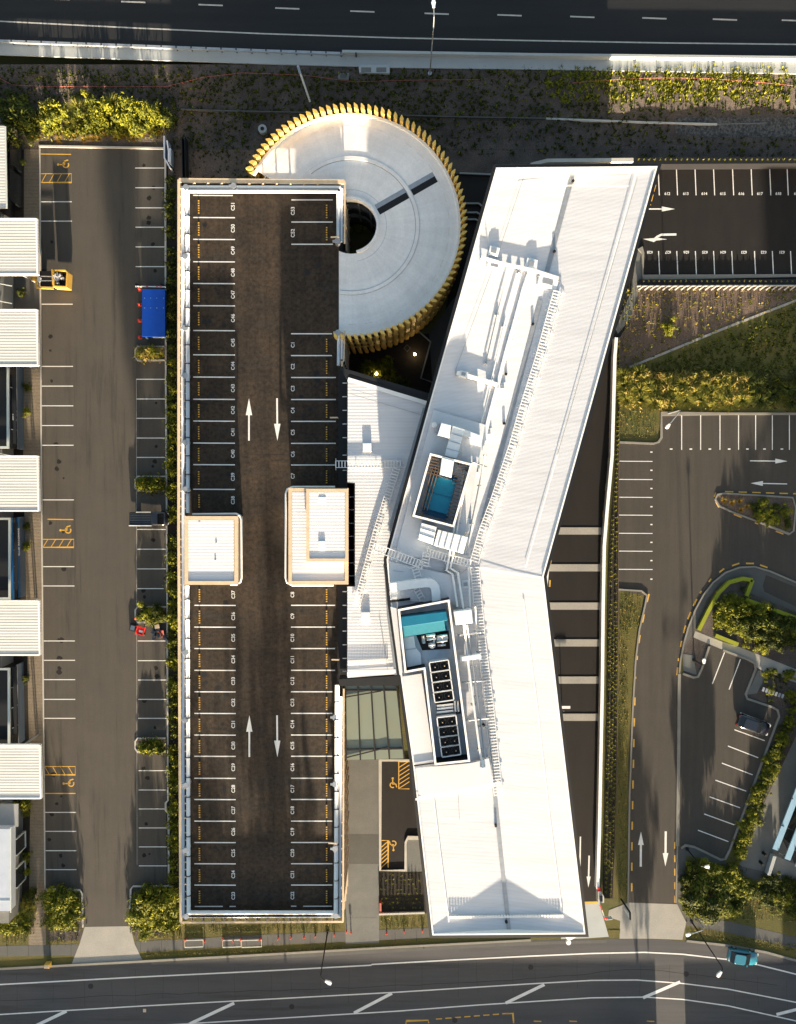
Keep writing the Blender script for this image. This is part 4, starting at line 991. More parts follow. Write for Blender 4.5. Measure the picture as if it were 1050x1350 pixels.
def condenser(first,c,ang,w,d,label):
    if first is not None: return dup(first,c,ang,label)
    t=thing('condenser_unit',(0,0,0),label,'condenser','twin-fan condensers in the long stepped enclosure')
    h=1.25
    b=MB()
    for s in(-1,1): b.box(-w/2,w/2,s*d/2-.06 if s>0 else -d/2-.03,d/2+.03 if s>0 else -d/2+.06,0,h); b.box(s*w/2-.06,s*w/2+.06,-d/2+.07,d/2-.07,0,h)
    b.build('casing','white_metal',t)
    b=MB(); b.box(-w/2+.07,w/2-.07,-d/2+.08,d/2-.08,0,h-.22); b.build('grille','black',t)
    for s in (-1,1):
        b=MB(); cx=s*w/4
        b.ring((cx,0),d*.36,d*.40,h-.22,h-.02,k=20); b.cyl((cx,0),.10,h-.2,h-.04,10)
        fan=b.build('fan_shroud','dark_metal',t)
        b=MB()
        for k in range(4):
            a=k*math.pi/2+.4; p=[Vector((cx+math.cos(a)*.1,math.sin(a)*.1,h-.15)),Vector((cx+math.cos(a-.2)*d*.33,math.sin(a-.2)*d*.33,h-.17)),Vector((cx+math.cos(a+.35)*d*.33,math.sin(a+.35)*d*.33,h-.1)),Vector((cx+math.cos(a+.5)*.1,math.sin(a+.5)*.1,h-.1))]; b.face(p)
        b.build('fan_blade','charcoal',fan)
        b=MB(); b.cyl((cx+.03,-.06),.055,h-.03,h+.02,8); b.build('fan_hub','timber',fan)
    t.location=c; t.rotation_euler=(0,0,ang); return t
CZ=16.1-.1
first=None
ordn=['first','second','third','fourth']
for bank,(A,B_,C_,D_) in enumerate((((566.3,873.6),(591.4,869.8),(598.3,923),(574,926.5)),((576.2,946.2),(601.3,943.5),(608.2,994.8),(583,998.6)))):
    zt2=FZ+1.25; a,b2,c2,d2=[P(*k,zt2) for k in (A,B_,C_,D_)]
    for i in range(4):
        t0=(i+.5)/4; L_=lerp(a,d2,t0); R_=lerp(b2,c2,t0); c=(L_+R_)/2; dd=(d2-a).length/4; ww=(b2-a).length
        ang=math.atan2((R_-L_).y,(R_-L_).x)
        lab='twin-fan condenser, %s from the top of the %s bank'%(ordn[i],'upper' if bank==0 else 'lower')
        nf=condenser(first,Vector((c.x,c.y,FZ)),ang,ww,dd,lab)
        first=first or nf
t=thing('manifold_pipes',P(585,934,FZ),'silver manifold pipes lying between the two condenser banks','pipes')
b=MB()
for y in (930,934,938.5): b.tube([P(576,y+1,16.5),P(598,y-1.5,16.5)],.13,8)
for x in (600,604): b.tube([P(x,924,16.5),P(x+1,938,16.5)],.12,8)
b.build('pipe_run','white_metal',t,smooth=True)
b=MB(); b.prism([P(x,y,FZ+.2) for x,y in [(575,928),(606,924),(608,941),(577,944)]],FZ,FZ+.12); b.build('base_plate','dark_metal',t)
# flat membrane platform west of the enclosure and south platform
b=MB(); b.prism([P(x,y,16.3) for x,y in [(531,892),(556,888),(572,1003),(546,1006)]],OZ-.3,16.3); b.prism([P(x,y,16.15) for x,y in [(515,800),(523,802),(531,886),(527,890)]],OZ-.3,16.15); b.build('membrane_roof','white_membrane',ob)
b=MB(); b.prism([P(x,y,16.1) for x,y in [(548,1013),(622,1006),(645,1000),(650,1032),(610,1040),(552,1050)]],OZ-.5,16.1); b.build('south_platform','white_membrane',ob)
b=MB(); b.bar(P(546,1009.5,16.4),P(574,1005.5,16.4),.14,.1); b.bar(P(514,793,16.2),P(541,789.5,16.2),.25,.2);  b.build('platform_edge','black',ob)
b=MB(); b.face([P(x,y,OZ+.03) for x,y in [(513,740),(596,758),(605,795),(517,792)]]); b.face([P(x,y,OZ+.02) for x,y in [(572,540),(640,560),(614,700),(596,735),(520,735),(545,640)]]); b.build('plant_floor','white_membrane',ob)
# white light-coloured strip along east of enclosure
# ------------------------------------------------------------------ glass canopy
CNZ=9.0
gc=thing('glass_canopy',P(490,950,0),'greenish glass canopy on black beams between the car park and the office','canopy')
cp=[(455,904),(524,904),(534,1000),(456,1002)]
A,B_,C_,D_=[P(x,y,CNZ) for x,y in cp]
b=MB(); b.prism([A,B_,C_,D_],CNZ-.12,CNZ-.02); b.build('glass_roof','glass_green',gc)
b=MB()
for t in (.01,.25,.5,.74,.99): b.bar(lerp(A,B_,t)+Vector((0,0,.06)),lerp(D_,C_,t)+Vector((0,0,.06)),.17,.2)
for t in (.06,.86): b.bar(lerp(A,D_,t)+Vector((0,0,.04)),lerp(B_,C_,t)+Vector((0,0,.04)),.16,.18)
b.bar(P(456,919,CNZ+.08),P(503,911,CNZ+.08),.12); b.bar(P(456,999,CNZ+.08),P(512,985,CNZ+.08),.12)
b.build('beam','black',gc)
b=MB()
for a,c in (((475,910),(495,985)),((495,910),(475,985)),((512,920),(525,985)),((525,920),(512,985)),((458,975),(505,992)),((458,925),(525,960))): b.bar(P(*a,CNZ-.2),P(*c,CNZ-.2),.04)
b.build('brace_rod','charcoal',gc)
b=MB()
for x,y in((458,930),(458,985),(528,990)): q=P(x,y,CNZ); b.cyl((q.x,q.y),.12,0,CNZ-.1,10)
b.build('post','charcoal',gc)
# ------------------------------------------------------------------ west workshop row
wb=thing('workshop_row',P(-30,700,0),'long low grey workshop building along the left edge behind the canopies','building')
b=MB(); b.prism([P(18,168,0),P(18,1092,0),P(-300,1092,0),P(-300,168,0)],0,3.0); b.build('wall','wall_grey',wb)
b=MB(); b.prism([P(17.5,168,0),P(17.5,1092,0),P(-300,1092,0),P(-300,168,0)],3.0,3.12); b.build('roof','roof_grey',wb)
for y in (372,395,596,668,790,978): 
    b=MB(); b.bar(P(-10,y,3.15),P(16,y+5,3.15),.08,.1); b.build('roof_joint','cap_pale',wb)
# dark glazed recess at the north end
def shopfront(y0,y1,x,label,panel,band,signs=None,h=3.6,mull=()):
    c=P(x,(y0+y1)/2,0); t=thing('shop_front',c,label,'shop front')
    q=[P(x,y0,0),P(x,y1,0),P(x-95,y1,0),P(x-95,y0,0)]
    b=MB(); b.prism(inset(q,.1),0,h-.35); b.build('wall','black',t)
    xe=P(x,y0,0).x; ya,yb=P(x,y0,0).y,P(x,y1,0).y
    b=MB(); b.box(xe-.09,xe+.03,yb,ya,.15,1.75); b.build('lower_panel',panel,t)
    b=MB(); b.box(xe-.09,xe-.02,yb+.1,ya-.1,1.8,h-.3); b.build('window','glass_dark',t)
    b=MB()
    for f in mull: 
        y=ya+(yb-ya)*f; b.box(xe-.06,xe+.06,y-.04,y+.04,1.8,h-.3)
    b.box(xe-.05,xe+.05,yb,ya,1.75,1.82); b.build('mullion','galv',t)
    if band: b=MB(); b.box(xe-.05,xe+.09,yb,ya,1.62,2.1); b.box(xe-.05,xe+.07,yb,ya,h-.5,h-.2);  b.build('sign_band',band,t)
    b=MB(); frame(b,[P(x,y0,0),P(x,y1,0),P(x-95,y1,0),P(x-95,y0,0)],.28,h-.2,h); b.build('parapet_frame','cap_pale',t)
    b=MB(); b.prism(inset(q,.28),h-.9,h-.85); 
    b.build('roof','black',t)
    b=MB(); b.bar(P(x-13,y0+8,h-.7),P(x-13,y1-8,h-.7),.7,.1); b.build('roof_duct','charcoal',t)
    if signs:
        b=MB(); s,sz,zz,yy,off=signs
        Mx=Matrix.Translation((xe+off,P(x,yy,0).y,zz))@Matrix(((0,0,1,0),(1,0,0,0),(0,1,0,0),(0,0,0,1)))
        b.text(s,(0,0),sz,0,0,tilt=Mx); b.build('sign_lettering','white_paint',t)
    return t
shopfront(486,593,31,'dark glazed shop front with white Flow lettering under a pale parapet','slate_blue',None,('Flow',1.35,2.6,544,.12),mull=(.27,.77))
shopfront(681,785,33,'blue banded shop front with a line of small pale letters','slate_blue','blue_band',('BLUE BANANAS',.50,1.86,713,.12),mull=(.2,.4,.6,.8))
shopfront(872,975,32,'dark glazed shop front with four tall panes and no sign','slate_blue',None,None,mull=(.25,.5,.75))
# northern and southern end buildings
t=thing('end_building',P(-20,225,0),'pale roofed low building at the top left corner of the car park','building')
b=MB(); b.prism([P(20,185,0),P(20,292,0),P(-200,292,0),P(-200,160,0)],0,4.2); b.build('wall','charcoal',t)
b=MB(); b.prism([P(7,166,5),P(9,274,5),P(-200,276,5),P(-200,164,5)],4.7,5.0); b.build('roof','white_canopy',t)
b=MB(); b.ribbon([P(7.5,167,5.02),P(9.5,275,5.02)],.2,h=.08); b.build('gutter','cap_pale',t)
for y in (200,248): b=MB(); q=P(20,y,2); b.box(q.x-.05,q.x+.06,q.y-2,q.y+2,.4,3.3); b.build('window','glass_dark',t)
t=thing('end_building',P(-20,1150,0),'two storey building with pale blue-grey roof at the lower left','building')
b=MB(); b.prism([P(31,1062,0),P(29,1198,0),P(-200,1198,0),P(-200,1062,0)],0,3.3); b.build('wall','concrete_grey',t)
b=MB(); b.prism([P(14,1093,4.6),P(14,1201,4.6),P(-200,1203,4.6),P(-200,1093,4.6)],3.3,4.6); b.build('roof','pipe_blue_grey',t)
b=MB(); b.ribbon([P(14.5,1091,4.62),P(14.5,1203,4.62)],.16,h=.07); b.ribbon([P(-10,1188,4.62),P(14,1188,4.62)],.08,h=.03); b.build('gutter','cap_pale',t)
b=MB(); b.prism([P(24,1060,3.5),P(24,1090,3.5),P(-100,1090,3.5),P(-100,1060,3.5)],3.3,3.5); b.build('lower_roof','wall_grey',t)
for y0,y1 in ((1098,1118),(1136,1160)):
    b=MB(); a=P(30.7,y0,1); c=P(30.2,y1,1); b.box(a.x-.25,a.x+.05,c.y,a.y,.7,2.8); w_=b.build('window','glass_dark',t)
    b=MB(); b.box(a.x-.1,a.x+.16,c.y-.1,c.y,.6,2.9); b.box(a.x-.1,a.x+.16,a.y,a.y+.1,.6,2.9); b.box(a.x-.1,a.x+.16,c.y,a.y,.55,.7); b.build('frame','cap_pale',w_)
# canopies
CH=5.2
can=[(288,362,50,'topmost white ribbed canopy on the left edge, above the yellow skip'),(408,482,50.5,'white ribbed canopy between the yellow skip and the Flow sign'),(601,674,51.5,'white ribbed canopy between the Flow sign and the blue banded shop front'),(792,864,53,'white ribbed canopy just south of the blue banded shop front'),(982,1053,54.5,'lowest white ribbed canopy on the left edge')]
for i,(y0,y1,x,lb) in enumerate(can):
    t=thing('entrance_canopy',P(20,(y0+y1)/2,0),lb,'canopy','white ribbed canopies along the left edge')
    a=P(x,y0,CH); c=P(x,y1,CH)
    b=MB(); b.prism([a,c,P(-60,y1,CH),P(-60,y0,CH)],CH-.28,CH); b.build('roof_sheet','white_canopy',t)
    b=MB(); b.box(c.x-.12,c.x+.05,c.y,a.y,CH-.4,CH+.06); b.box(P(-60,y1,CH).x,c.x-.12,c.y-.04,c.y+.14,CH-.4,CH+.05); b.box(P(-60,y0,CH).x,c.x-.12,a.y-.14,a.y+.04,CH-.4,CH+.05); b.build('fascia','white_paint',t)
    for y in (a.y-.5,c.y+.5):
        b=MB(); b.box(c.x-2.9,c.x-2.72,y-.09,y+.09,0,CH-.28); b.build('post','galv',t)
# ------------------------------------------------------------------ vehicles
def loft(mb,secs):
    n=len(mb.v); k=len(secs[0])
    for s in secs: mb.v+= [Vector(p) for p in s]
    for i in range(len(secs)-1):
        for j in range(k):
            mb.f.append([n+i*k+j,n+i*k+(j+1)%k,n+(i+1)*k+(j+1)%k,n+(i+1)*k+j]); mb.m.append(mb.cur)
    mb.f.append([n+j for j in range(k)][::-1]); mb.f.append([n+(len(secs)-1)*k+j for j in range(k)]); mb.m+=[mb.cur]*2
def sec(x,w,z0,z1):
    return [(x,-w*.95,z0),(x,-w,z0+(z1-z0)*.45),(x,-w*.97,z1-.1),(x,-w*.86,z1),(x,w*.86,z1),(x,w*.97,z1-.1),(x,w,z0+(z1-z0)*.45),(x,w*.95,z0)]
def wheel(mb,x,y,r=.32,w=.22):
    mb.tube([(x,y-w/2,r),(x,y+w/2,r)],r,16)
def car(label,paint,loc,rz,L=4.3,W=1.78,estate=False):
    t=thing('car',(0,0,0),label,'car')
    w=W/2; l=L/2
    b=MB(); loft(b,[sec(-l,w*.72,.35,.72),sec(-l+.12,w*.88,.25,.86),sec(-l+.6,w*.97,.2,.94),sec(-l+1.5,w,.2,.95),sec(l-1.5,w,.2,.93),sec(l-.7,w*.96,.2,.84),sec(l-.15,w*.84,.25,.68),sec(l,w*.66,.32,.58)]); b.build('body',paint,t,smooth=True)
    r0,r1=(-l+.35,l-2.05)
    b=MB(); loft(b,[[(x,-ww,.9),(x,-ww*.82 if 0 else -ww,z),(x,ww,z),(x,ww,.9)] for x,ww,z in ((-l+.25,w*.80,.93),(-l+.75,w*.76,1.36),(l-2.1,w*.74,1.38),(l-1.2,w*.82,.92))]); b.build('windows','glass_dark',t)
    b=MB(); b.prism([(-l+.72,-w*.72),(l-2.15,-w*.70),(l-2.0,-w*.5),(l-2.0,w*.5),(l-2.15,w*.70),(-l+.72,w*.72),(-l+.6,w*.5),(-l+.6,-w*.5)],1.345,1.43); b.build('roof',paint,t,bevel=.04)
    for s in (-1,1):
        for x in (-l+.8,l-.85):
            b=MB(); wheel(b,x,s*(w-.1)); wh=b.build('wheel','rubber',t); b=MB(); b.tube([(x,s*(w+.0),.32),(x,s*(w+.02),.32)],.2,12); b.build('rim','galv',wh)
        b=MB(); b.box(l-.32,l-.08,s*w*.66-.16,s*w*.66+.16,.52,.68); b.build('headlight','white_metal',t)
        b=MB(); b.box(-l+.02,-l+.1,s*w*.62-.15,s*w*.62+.15,.62,.8); b.build('tail_light','red',t)
        b=MB(); b.box(l-1.55,l-1.4,s*(w+.08)-.09,s*(w+.08)+.09,.88,1.0); b.build('mirror',paint,t)
    t.location=loc; t.rotation_euler=(0,0,rz); return t
Pc=P(980,1262,.7); car('teal hatchback driving along the main road at the lower right','car_teal',(Pc.x,Pc.y,L2),R(-9),4.1,1.85)
Pc=P(994,956,.7); car('black car parked in the lower right car park, sunlight glinting on its side','car_black',(Pc.x,Pc.y,L4),R(-19),4.5,1.8)
# black utility vehicle with ribbed deck
t=thing('pickup_truck',(0,0,0),'black pickup truck with a ribbed tray cover parked nose-in on the left car park','pickup truck')
b=MB(); loft(b,[sec(-2.55,.82,.45,1.0),sec(-2.45,.88,.4,1.05),sec(.6,.9,.35,1.05),sec(1.6,.9,.35,1.05),sec(2.3,.84,.35,.92),sec(2.55,.66,.4,.75)]); b.build('body','car_black',t,smooth=True)
b=MB(); b.box(-2.5,.42,-.82,.82,1.04,1.14); b.build('tray_cover','charcoal',t)
b=MB()
for k in range(7): b.box(-2.4,.35,-.69+k*.22,-.65+k*.22,1.141,1.165)
b.build('rib','slate_blue',t)
b=MB(); b.box(-2.55,.4,-.95,-.84,1.0,1.22); b.box(-1.6,.3,.84,.92,1.0,1.2); b.build('side_rail','white_paint',t)
b=MB(); loft(b,[[(x,-ww,1.0),(x,-ww,z),(x,ww,z),(x,ww,1.0)] for x,ww,z in ((.42,.72,1.05),(.55,.7,1.62),(1.35,.68,1.62),(1.95,.74,1.04))]); b.build('windows','glass_dark',t)
b=MB(); b.box(.55,1.35,-.62,.62,1.6,1.68); b.build('cab_roof','car_black',t,bevel=.04)
for s in(-1,1):
    for x in(-1.6,1.75): b=MB(); wheel(b,x,s*.82,.36,.24); b.build('wheel','rubber',t)
    b=MB(); b.box(2.3,2.5,s*.6-.15,s*.6+.15,.62,.8); b.build('headlight','white_metal',t)
q=P(196.5,684,1); t.location=(q.x,q.y,L3)
# yellow skip trailer
q=P(74,367,1.2); t=thing('skip_trailer',(q.x,q.y,0),'yellow framed skip trailer filled with crumpled white rubbish','trailer')
zt_=1.9
def pt(x,y,z=zt_): return P(x,y,z)
b=MB(); o=[pt(70,355.5),pt(86.5,355.5),pt(89.5,359),pt(88.5,379),pt(70,378)]; frame(b,o,.17,.5,zt_); b.build('skip_wall','yellow_paint',t)
b=MB(); b.prism(inset(o,.25),.5,1.0); b.build('skip_floor','charcoal',t)
random.seed(11); b=MB(); c0=pt(79,367,1.3)
for i in range(26):
    a=random.uniform(0,6.28); r_=random.uniform(0,.62); x=c0.x+r_*math.cos(a)*1.0; y=c0.y+r_*math.sin(a)*1.25; s=random.uniform(.15,.34); z=random.uniform(1.55,1.95)
    m=[Vector((x+random.uniform(-s,s),y+random.uniform(-s,s),z+random.uniform(-.12,.12))) for _ in range(4)]; b.face(m[:3]); b.face([m[0],m[2],m[3]]); b.obox((x,y),a,s,s*.8,z-.5,z)
b.build('rubbish','rubbish',t)
b=MB(); b.bar(pt(47,361,1.2),pt(49,380,1.2),.2,.18); b.bar(pt(48,379,1.2),pt(71,380,1.2),.26,.2); b.bar(pt(69,355,1.2),pt(70,378,1.2),.12); b.build('chassis','yellow_paint',t)
b=MB(); b.prism([pt(52,357,1.3),pt(69,357,1.3),pt(69,377,1.3),pt(53,377,1.3)],.5,1.2); b.build('hydraulic_bed','black',t)
b=MB(); b.bar(pt(52,364,1.5),pt(70,364.5,1.5),.09); b.bar(pt(53,370,1.5),pt(70,370,1.5),.07); b.build('ram','galv',t)
b=MB(); b.prism([pt(38,365,1),pt(46,363.5,1),pt(46,370.5,1),pt(41,369.5,1)],.4,.95); b.build('tow_box','yellow_paint',t,bevel=.03)
b=MB(); b.prism([pt(49,363,1.4),pt(54,366,1.4),pt(53,371,1.4),pt(49,370,1.4)],.6,1.35); b.build('winch','white_metal',t)
for y in (358,376): b=MB(); c=pt(60,y,0); wheel(b,c.x,c.y,.32,.22); b.build('wheel','rubber',t)
# blue covered skip
q=P(202,413,1.2); t=thing('covered_skip',(q.x,q.y,0),'bright blue covered skip standing across two bays beside the hedge','skip')
b=MB(); b.prism([P(188,382,1.2),P(217.5,382,1.2),P(217.5,443,1.2),P(188,443,1.2)],.12,1.1); b.build('bin','blue_band',t,bevel=.05)
b=MB(); b.prism([P(187.5,381,1.25),P(218,381,1.25),P(218,444,1.25),P(187.5,444,1.25)],1.1,1.25); b.build('cover','blue_cover',t,bevel=.05)
b=MB()
for x in (191,199,207,216):
    for y in(393,406): c=P(x,y,1.25); b.cyl((c.x,c.y),.05,1.25,1.29,6)
b.build('rivet','louver_blue',t)
t=thing('barrier_board',P(200,377,0),'red and white barrier board at the top end of the blue skip','barrier')
b=MB(); b.bar(P(179,377.5,.9),P(219,378.5,.9),.12,.2); b.build('board','white_paint',t); b=MB()
for x in (184,193,206,211): b.bar(P(x,377.4,.93),P(x+3,377.5,.93),.14,.21)
b.build('stripe','red',t); b=MB()
for x in (182,215): c=P(x,378,0); b.box(c.x-.05,c.x+.05,c.y-.25,c.y+.25,.02,.8)
b.build('foot','charcoal',t)
t=thing('barrier_board',P(209,445,0),'white barrier board at the bottom end of the blue skip','barrier')
b=MB(); b.bar(P(202,445,.7),P(212,445,.7),.1,.25); b.bar(P(212,445,.7),P(218,445,.7),.08,.2); b.build('board','white_paint',t); b=MB(); b.prism([P(191,443,.5),P(193.5,443,.5),P(195,446,.5),P(193,446.5,.5)],.1,.5); b.build('foot','white_paint',t)
cone0=None
for i,(x,y,lb) in enumerate([(183.5,380.5,'topmost red cone beside the blue skip'),(183.5,401,'second red cone down beside the blue skip'),(183.5,422,'third red cone down beside the blue skip'),(184,444,'lowest red cone beside the blue skip')]):
    q=P(x,y,.4)
    if cone0 is None:
        cone0=thing('traffic_cone',(0,0,0),lb,'cone','red cones beside the blue skip'); b=MB(); b.box(-.24,.24,-.24,.24,0,.05); b.build('base','orange_red',cone0); b=MB(); b.cyl((0,0),.2,.05,.75,14,.05); b.build('cone_body','red',cone0); b=MB(); b.cyl((0,0),.15,.35,.5,14,.11); b.build('band','red_white',cone0); cone0.location=(q.x,q.y,L3)
    else: dup(cone0,(q.x,q.y,L3),0,lb)
# red trolley with black crate
q=P(180,829,0); t=thing('hand_trolley',(q.x,q.y,L3),'red tray trolley standing at an angle beside the bushes','trolley')
b=MB(); an=R(-17); c=P(184.5,832,.7); b.obox((c.x,c.y),an,1.05,1.1,.35,.42); b.obox((c.x+.0,c.y+.5),an,1.05,.08,.42,.6); b.obox((c.x,c.y-.5),an,1.05,.08,.42,.6); b.obox((c.x+.5,c.y),an,.08,1.0,.42,.6); b.obox((c.x-.5,c.y),an,.08,1.0,.42,.6); b.build('tray','red',t)
b=MB(); b.obox((c.x+.08,c.y-.08),an,.5,.3,.42,.56); b.build('tool','galv',t)
for s in(-1,1): b=MB(); b.tube([(c.x+s*.45-.05,c.y-.5,.17),(c.x+s*.45+.05,c.y-.5,.17)],.17,12); b.build('wheel','rubber',t)
q=P(174.5,828,0); t=thing('crate',(q.x,q.y,L3),'black crate tilted beside the red trolley','crate'); b=MB(); c=P(174.5,828,.6); b.obox((c.x,c.y),an,.85,.95,.02,.45); b.build('crate_body','charcoal',t,bevel=.03); b=MB(); b.obox((c.x,c.y),an,.55,.6,.455,.48); b.build('lid','slate_blue',t)
q=P(180,815,0); t=thing('tipped_cone',(q.x,q.y,L3),'orange cone lying by the black crate near the bushes','cone'); b=MB(); b.cyl((q.x,q.y),.3,L3,.5,14,.08); b.build('cone_body','orange_red',t)
q=P(211,832,0); t=thing('rubbish_pile',(q.x,q.y,L3),'pile of dark bags, card and pink scrap beside the hedge','rubbish')
random.seed(21)
b=MB()
for i in range(12): c=P(random.uniform(202,219),random.uniform(824,842),0); b.obox((c.x,c.y),random.uniform(0,3),random.uniform(.4,.8),random.uniform(.3,.6),.02,random.uniform(.2,.6))
b.build('bag','car_black',t,bevel=.08)
b=MB()
for i in range(9): c=P(random.uniform(210,219),random.uniform(833,843),.4); s=.4; b.face([Vector((c.x+random.uniform(-s,s),c.y+random.uniform(-s,s),random.uniform(.45,.8))) for _ in range(3)])
b.build('scrap','red_white',t)
b=MB(); c=P(207.5,826,.6); b.obox((c.x,c.y),.2,.62,.5,.5,.68); b.build('card_box','timber',t)
# ------------------------------------------------------------------ poles and lamps
def lamp(base,head,h,label,m='galv',two=False,head_len=.7,arm=True):
    a=Vector(base); hd=Vector(head)
    t=thing('street_lamp',a,label,'street lamp')
    top=Vector((a.x+(hd.x-a.x)*.15,a.y+(hd.y-a.y)*.15,h))
    b=MB(); b.tube([a,a.lerp(Vector((a.x,a.y,h)),.5),Vector((a.x,a.y,h*.93))],.10,10,.06); b.cyl((a.x,a.y),.25,a.z,a.z+.12,12); b.build('pole',m,t,smooth=False)
    b=MB(); b.tube([Vector((a.x,a.y,h*.93)),top,Vector((hd.x,hd.y,h+.1))],.06,8); b.build('arm',m,t)
    d=(Vector((hd.x,hd.y,0))-Vector((a.x,a.y,0))); d=d.normalized() if d.length>.05 else Vector((0,-1,0)); n=Vector((-d.y,d.x,0)); c=Vector((hd.x,hd.y,0))
    b=MB(); b.prism([c-d*.15-n*.12,c+d*head_len*.6-n*.24,c+d*head_len-n*.16,c+d*head_len+n*.16,c+d*head_len*.6+n*.24,c-d*.15+n*.12],h,h+.2); b.build('lamp_head','white_paint',t,bevel=.04)
    return t
def plamp(bx,by,hx,hy,h,label,z0=0,m='galv',hl=.7):
    a=P(bx,by,z0); hd=P(hx,hy,h); return lamp(a,hd,h,label,m,head_len=hl)
plamp(567,97,572,9,13.0,'tall grey highway lamp reaching over the road at the top',ZT)
plamp(432,1229,430.5,1294,9.2,'tall dark street lamp beside the south west corner of the main road','',) if False else plamp(432,1229,430.5,1293,9.2,'tall dark street lamp leaning out over the road below the car park',0,'charcoal')
plamp(912,1215,950,1281,9.6,'tall dark street lamp by the round tree at the lower right driveway',0,'charcoal')
plamp(909,1196,909,1231,5.0,'short lamp post at the kerb below the round tree',0,'galv',.5)
plamp(906,1119,930,1142,4.5,'slim lamp post beside the lower right car park corner',0,'charcoal',.5)
plamp(881,545,882,560,4.5,'small lamp over the first bay of the right car park',0,'galv',.6)
plamp(915,870,928,873,3.2,'low lamp on the small concrete pad in the lower right car park',0,'black',.5)
t=thing('lamp_post',T(409,134),'pale pole lying up the bank above the spiral ramp','pole'); b=MB(); a=T(409,134); b.tube([a,P(393,87,5.2)],.12,8); b.build('pole','white_metal',t); b=MB(); b.bar(P(393,87,5.2),P(396,97,5.0),.3,.1); b.build('panel','galv',t)
# signs at driveway
t=thing('entrance_sign',P(822,1195,0),'black slanted entrance sign board beside the lower driveway','sign')
b=MB(); b.bar(P(819,1185,.6),P(831,1203,2.3),.18,.3); b.bar(P(831,1203,2.3),P(831,1212,2.3),.15,.3); b.build('board','black',t); b=MB(); b.prism([P(824,1198,1.9),P(830,1204,1.9),P(830,1211,1.9),P(825,1203,1.9)],1.4,1.9); b.build('panel','cap_pale',t)
t=thing('ticket_machine',P(793,1186,0),'white hexagonal ticket barrier cabinet at the foot of the side ramp','ticket machine')
b=MB(); b.prism([P(789,1176,1.2),P(793,1176,1.2),P(797,1183,1.2),P(797,1191,1.2),P(789,1191,1.2)],0,1.1); b.build('cabinet','kerb_light',t); b=MB(); b.prism([P(791.5,1182,1.3),P(795,1182,1.3),P(795,1189,1.3),P(791.5,1189,1.3)],1.1,1.25); b.build('screen','glass_dark',t)
b=MB(); b.bar(P(789,1169,.8),P(790,1176,.8),.4,.5); b.build('red_end','red',t)
t=thing('barrier_fence',P(800,1205,0),'red and white temporary barrier frames folded beside the ticket machine','barrier')
b=MB(); b.bar(P(791,1192,.9),P(798,1211,.9),.08,.7); b.bar(P(798,1211,.9),P(807,1210,.9),.08,.7); b.build('frame','cap_pale',t); b=MB(); b.bar(P(791,1193,1.26),P(794,1200,1.26),.12,.1); b.bar(P(796,1210,1.26),P(801,1211,1.26),.16,.1); b.build('stripe','red',t)
t=thing('small_fan_sign',P(750,1240,0),'white bracket light sticking out below the south edge of the office roof','bracket'); b=MB(); b.prism([P(745,1234.5,3),P(762,1234.5,3),P(754,1239,3),P(748,1239,3)],2.6,3); b.build('bracket_plate','white_paint',t); b=MB(); q=P(750,1243,3); b.cyl((q.x,q.y),.32,2.7,3.0,12); b.build('globe','white_paint',t)
t=thing('utility_box',P(62,1274,0),'small yellow utility box at the kerb of the main road','utility box'); b=MB(); q=P(62,1274,.7); b.box(q.x-.35,q.x+.35,q.y-.3,q.y+.3,.0,.75); b.build('box_body','yellow_paint',t,bevel=.05); b=MB(); b.box(q.x-.28,q.x+.28,q.y-.23,q.y+.23,.75,.8); b.build('lid','timber',t)
t=thing('street_marker',P(191,1332,0),'tiny pale road stud on the main road at the lower left','road stud'); b=MB(); q=P(191,1332,0); b.box(q.x-.2,q.x+.2,q.y-.22,q.y+.22,L5,L5+.05); b.build('stud','timber',t)
# tall gantry of blue-white frames by hedge
t=thing('bike_rack',P(221,195,0),'narrow blue-grey metal gate frames at the top end of the hedge','gate')
for pts in ([(217,180),(217.5,209),(225,222)],[(221,186),(223,200),(223,214)],[(225,196),(225,217)]):
    b=MB(); b.ribbon([P(x,y,1.3) for x,y in pts],.16,z=.1,h=1.4); b.build('gate_panel','pipe_blue_grey',t)
t=thing('side_fence',P(243,210,0),'thin dark double fence running north from the deck corner','fence')
for x in (241,245): b=MB(); b.ribbon([P(x-1,180,1.4),P(x,235,1.4)],.07,z=.1,h=1.4); b.build('fence_rail','charcoal',t)
# bank furniture
t=thing('drain_cover_box',T(493,92),'large white framed double drain cover beside the highway','drain cover'); b=MB(); z_=T(493,92).z+.1; b.prism([P(473,86.5,z_),P(514,86.5,z_),P(514,98,z_),P(474,97,z_)],z_-.3,z_+.25); b.build('frame','concrete_pale',t)
for x in (483,503): b=MB(); z2=z_+.26; b.prism([P(x-6.5,89,z2),P(x+6.5,89,z2),P(x+6.5,95,z2),P(x-6.5,95,z2)],z2-.02,z2+.02); b.build('grate','concrete_grey',t)
t=thing('drain_cover_box',T(454,101),'smaller grey drain cover to the left of the white one','drain cover'); b=MB(); z_=T(454,101).z; b.prism([P(446,97,z_),P(461,97,z_),P(460,106,z_),P(446,105,z_)],z_-.3,z_+.15); b.build('frame','concrete_grey',t); b=MB(); b.prism([P(449,99,z_),P(457,99,z_),P(457,104,z_),P(449,104,z_)],z_+.1,z_+.18); b.build('grate','concrete_dark',t)
t=thing('manhole',P(347,172,0),'round pale manhole riser beside the spiral ramp','manhole'); b=MB(); q=T(347,172); b.cyl((q.x,q.y),.55,q.z-.4,q.z+.5,18); b.build('riser','concrete_pale',t); b=MB(); b.cyl((q.x,q.y),.25,q.z+.5,q.z+.53,14); b.build('opening','black',t)
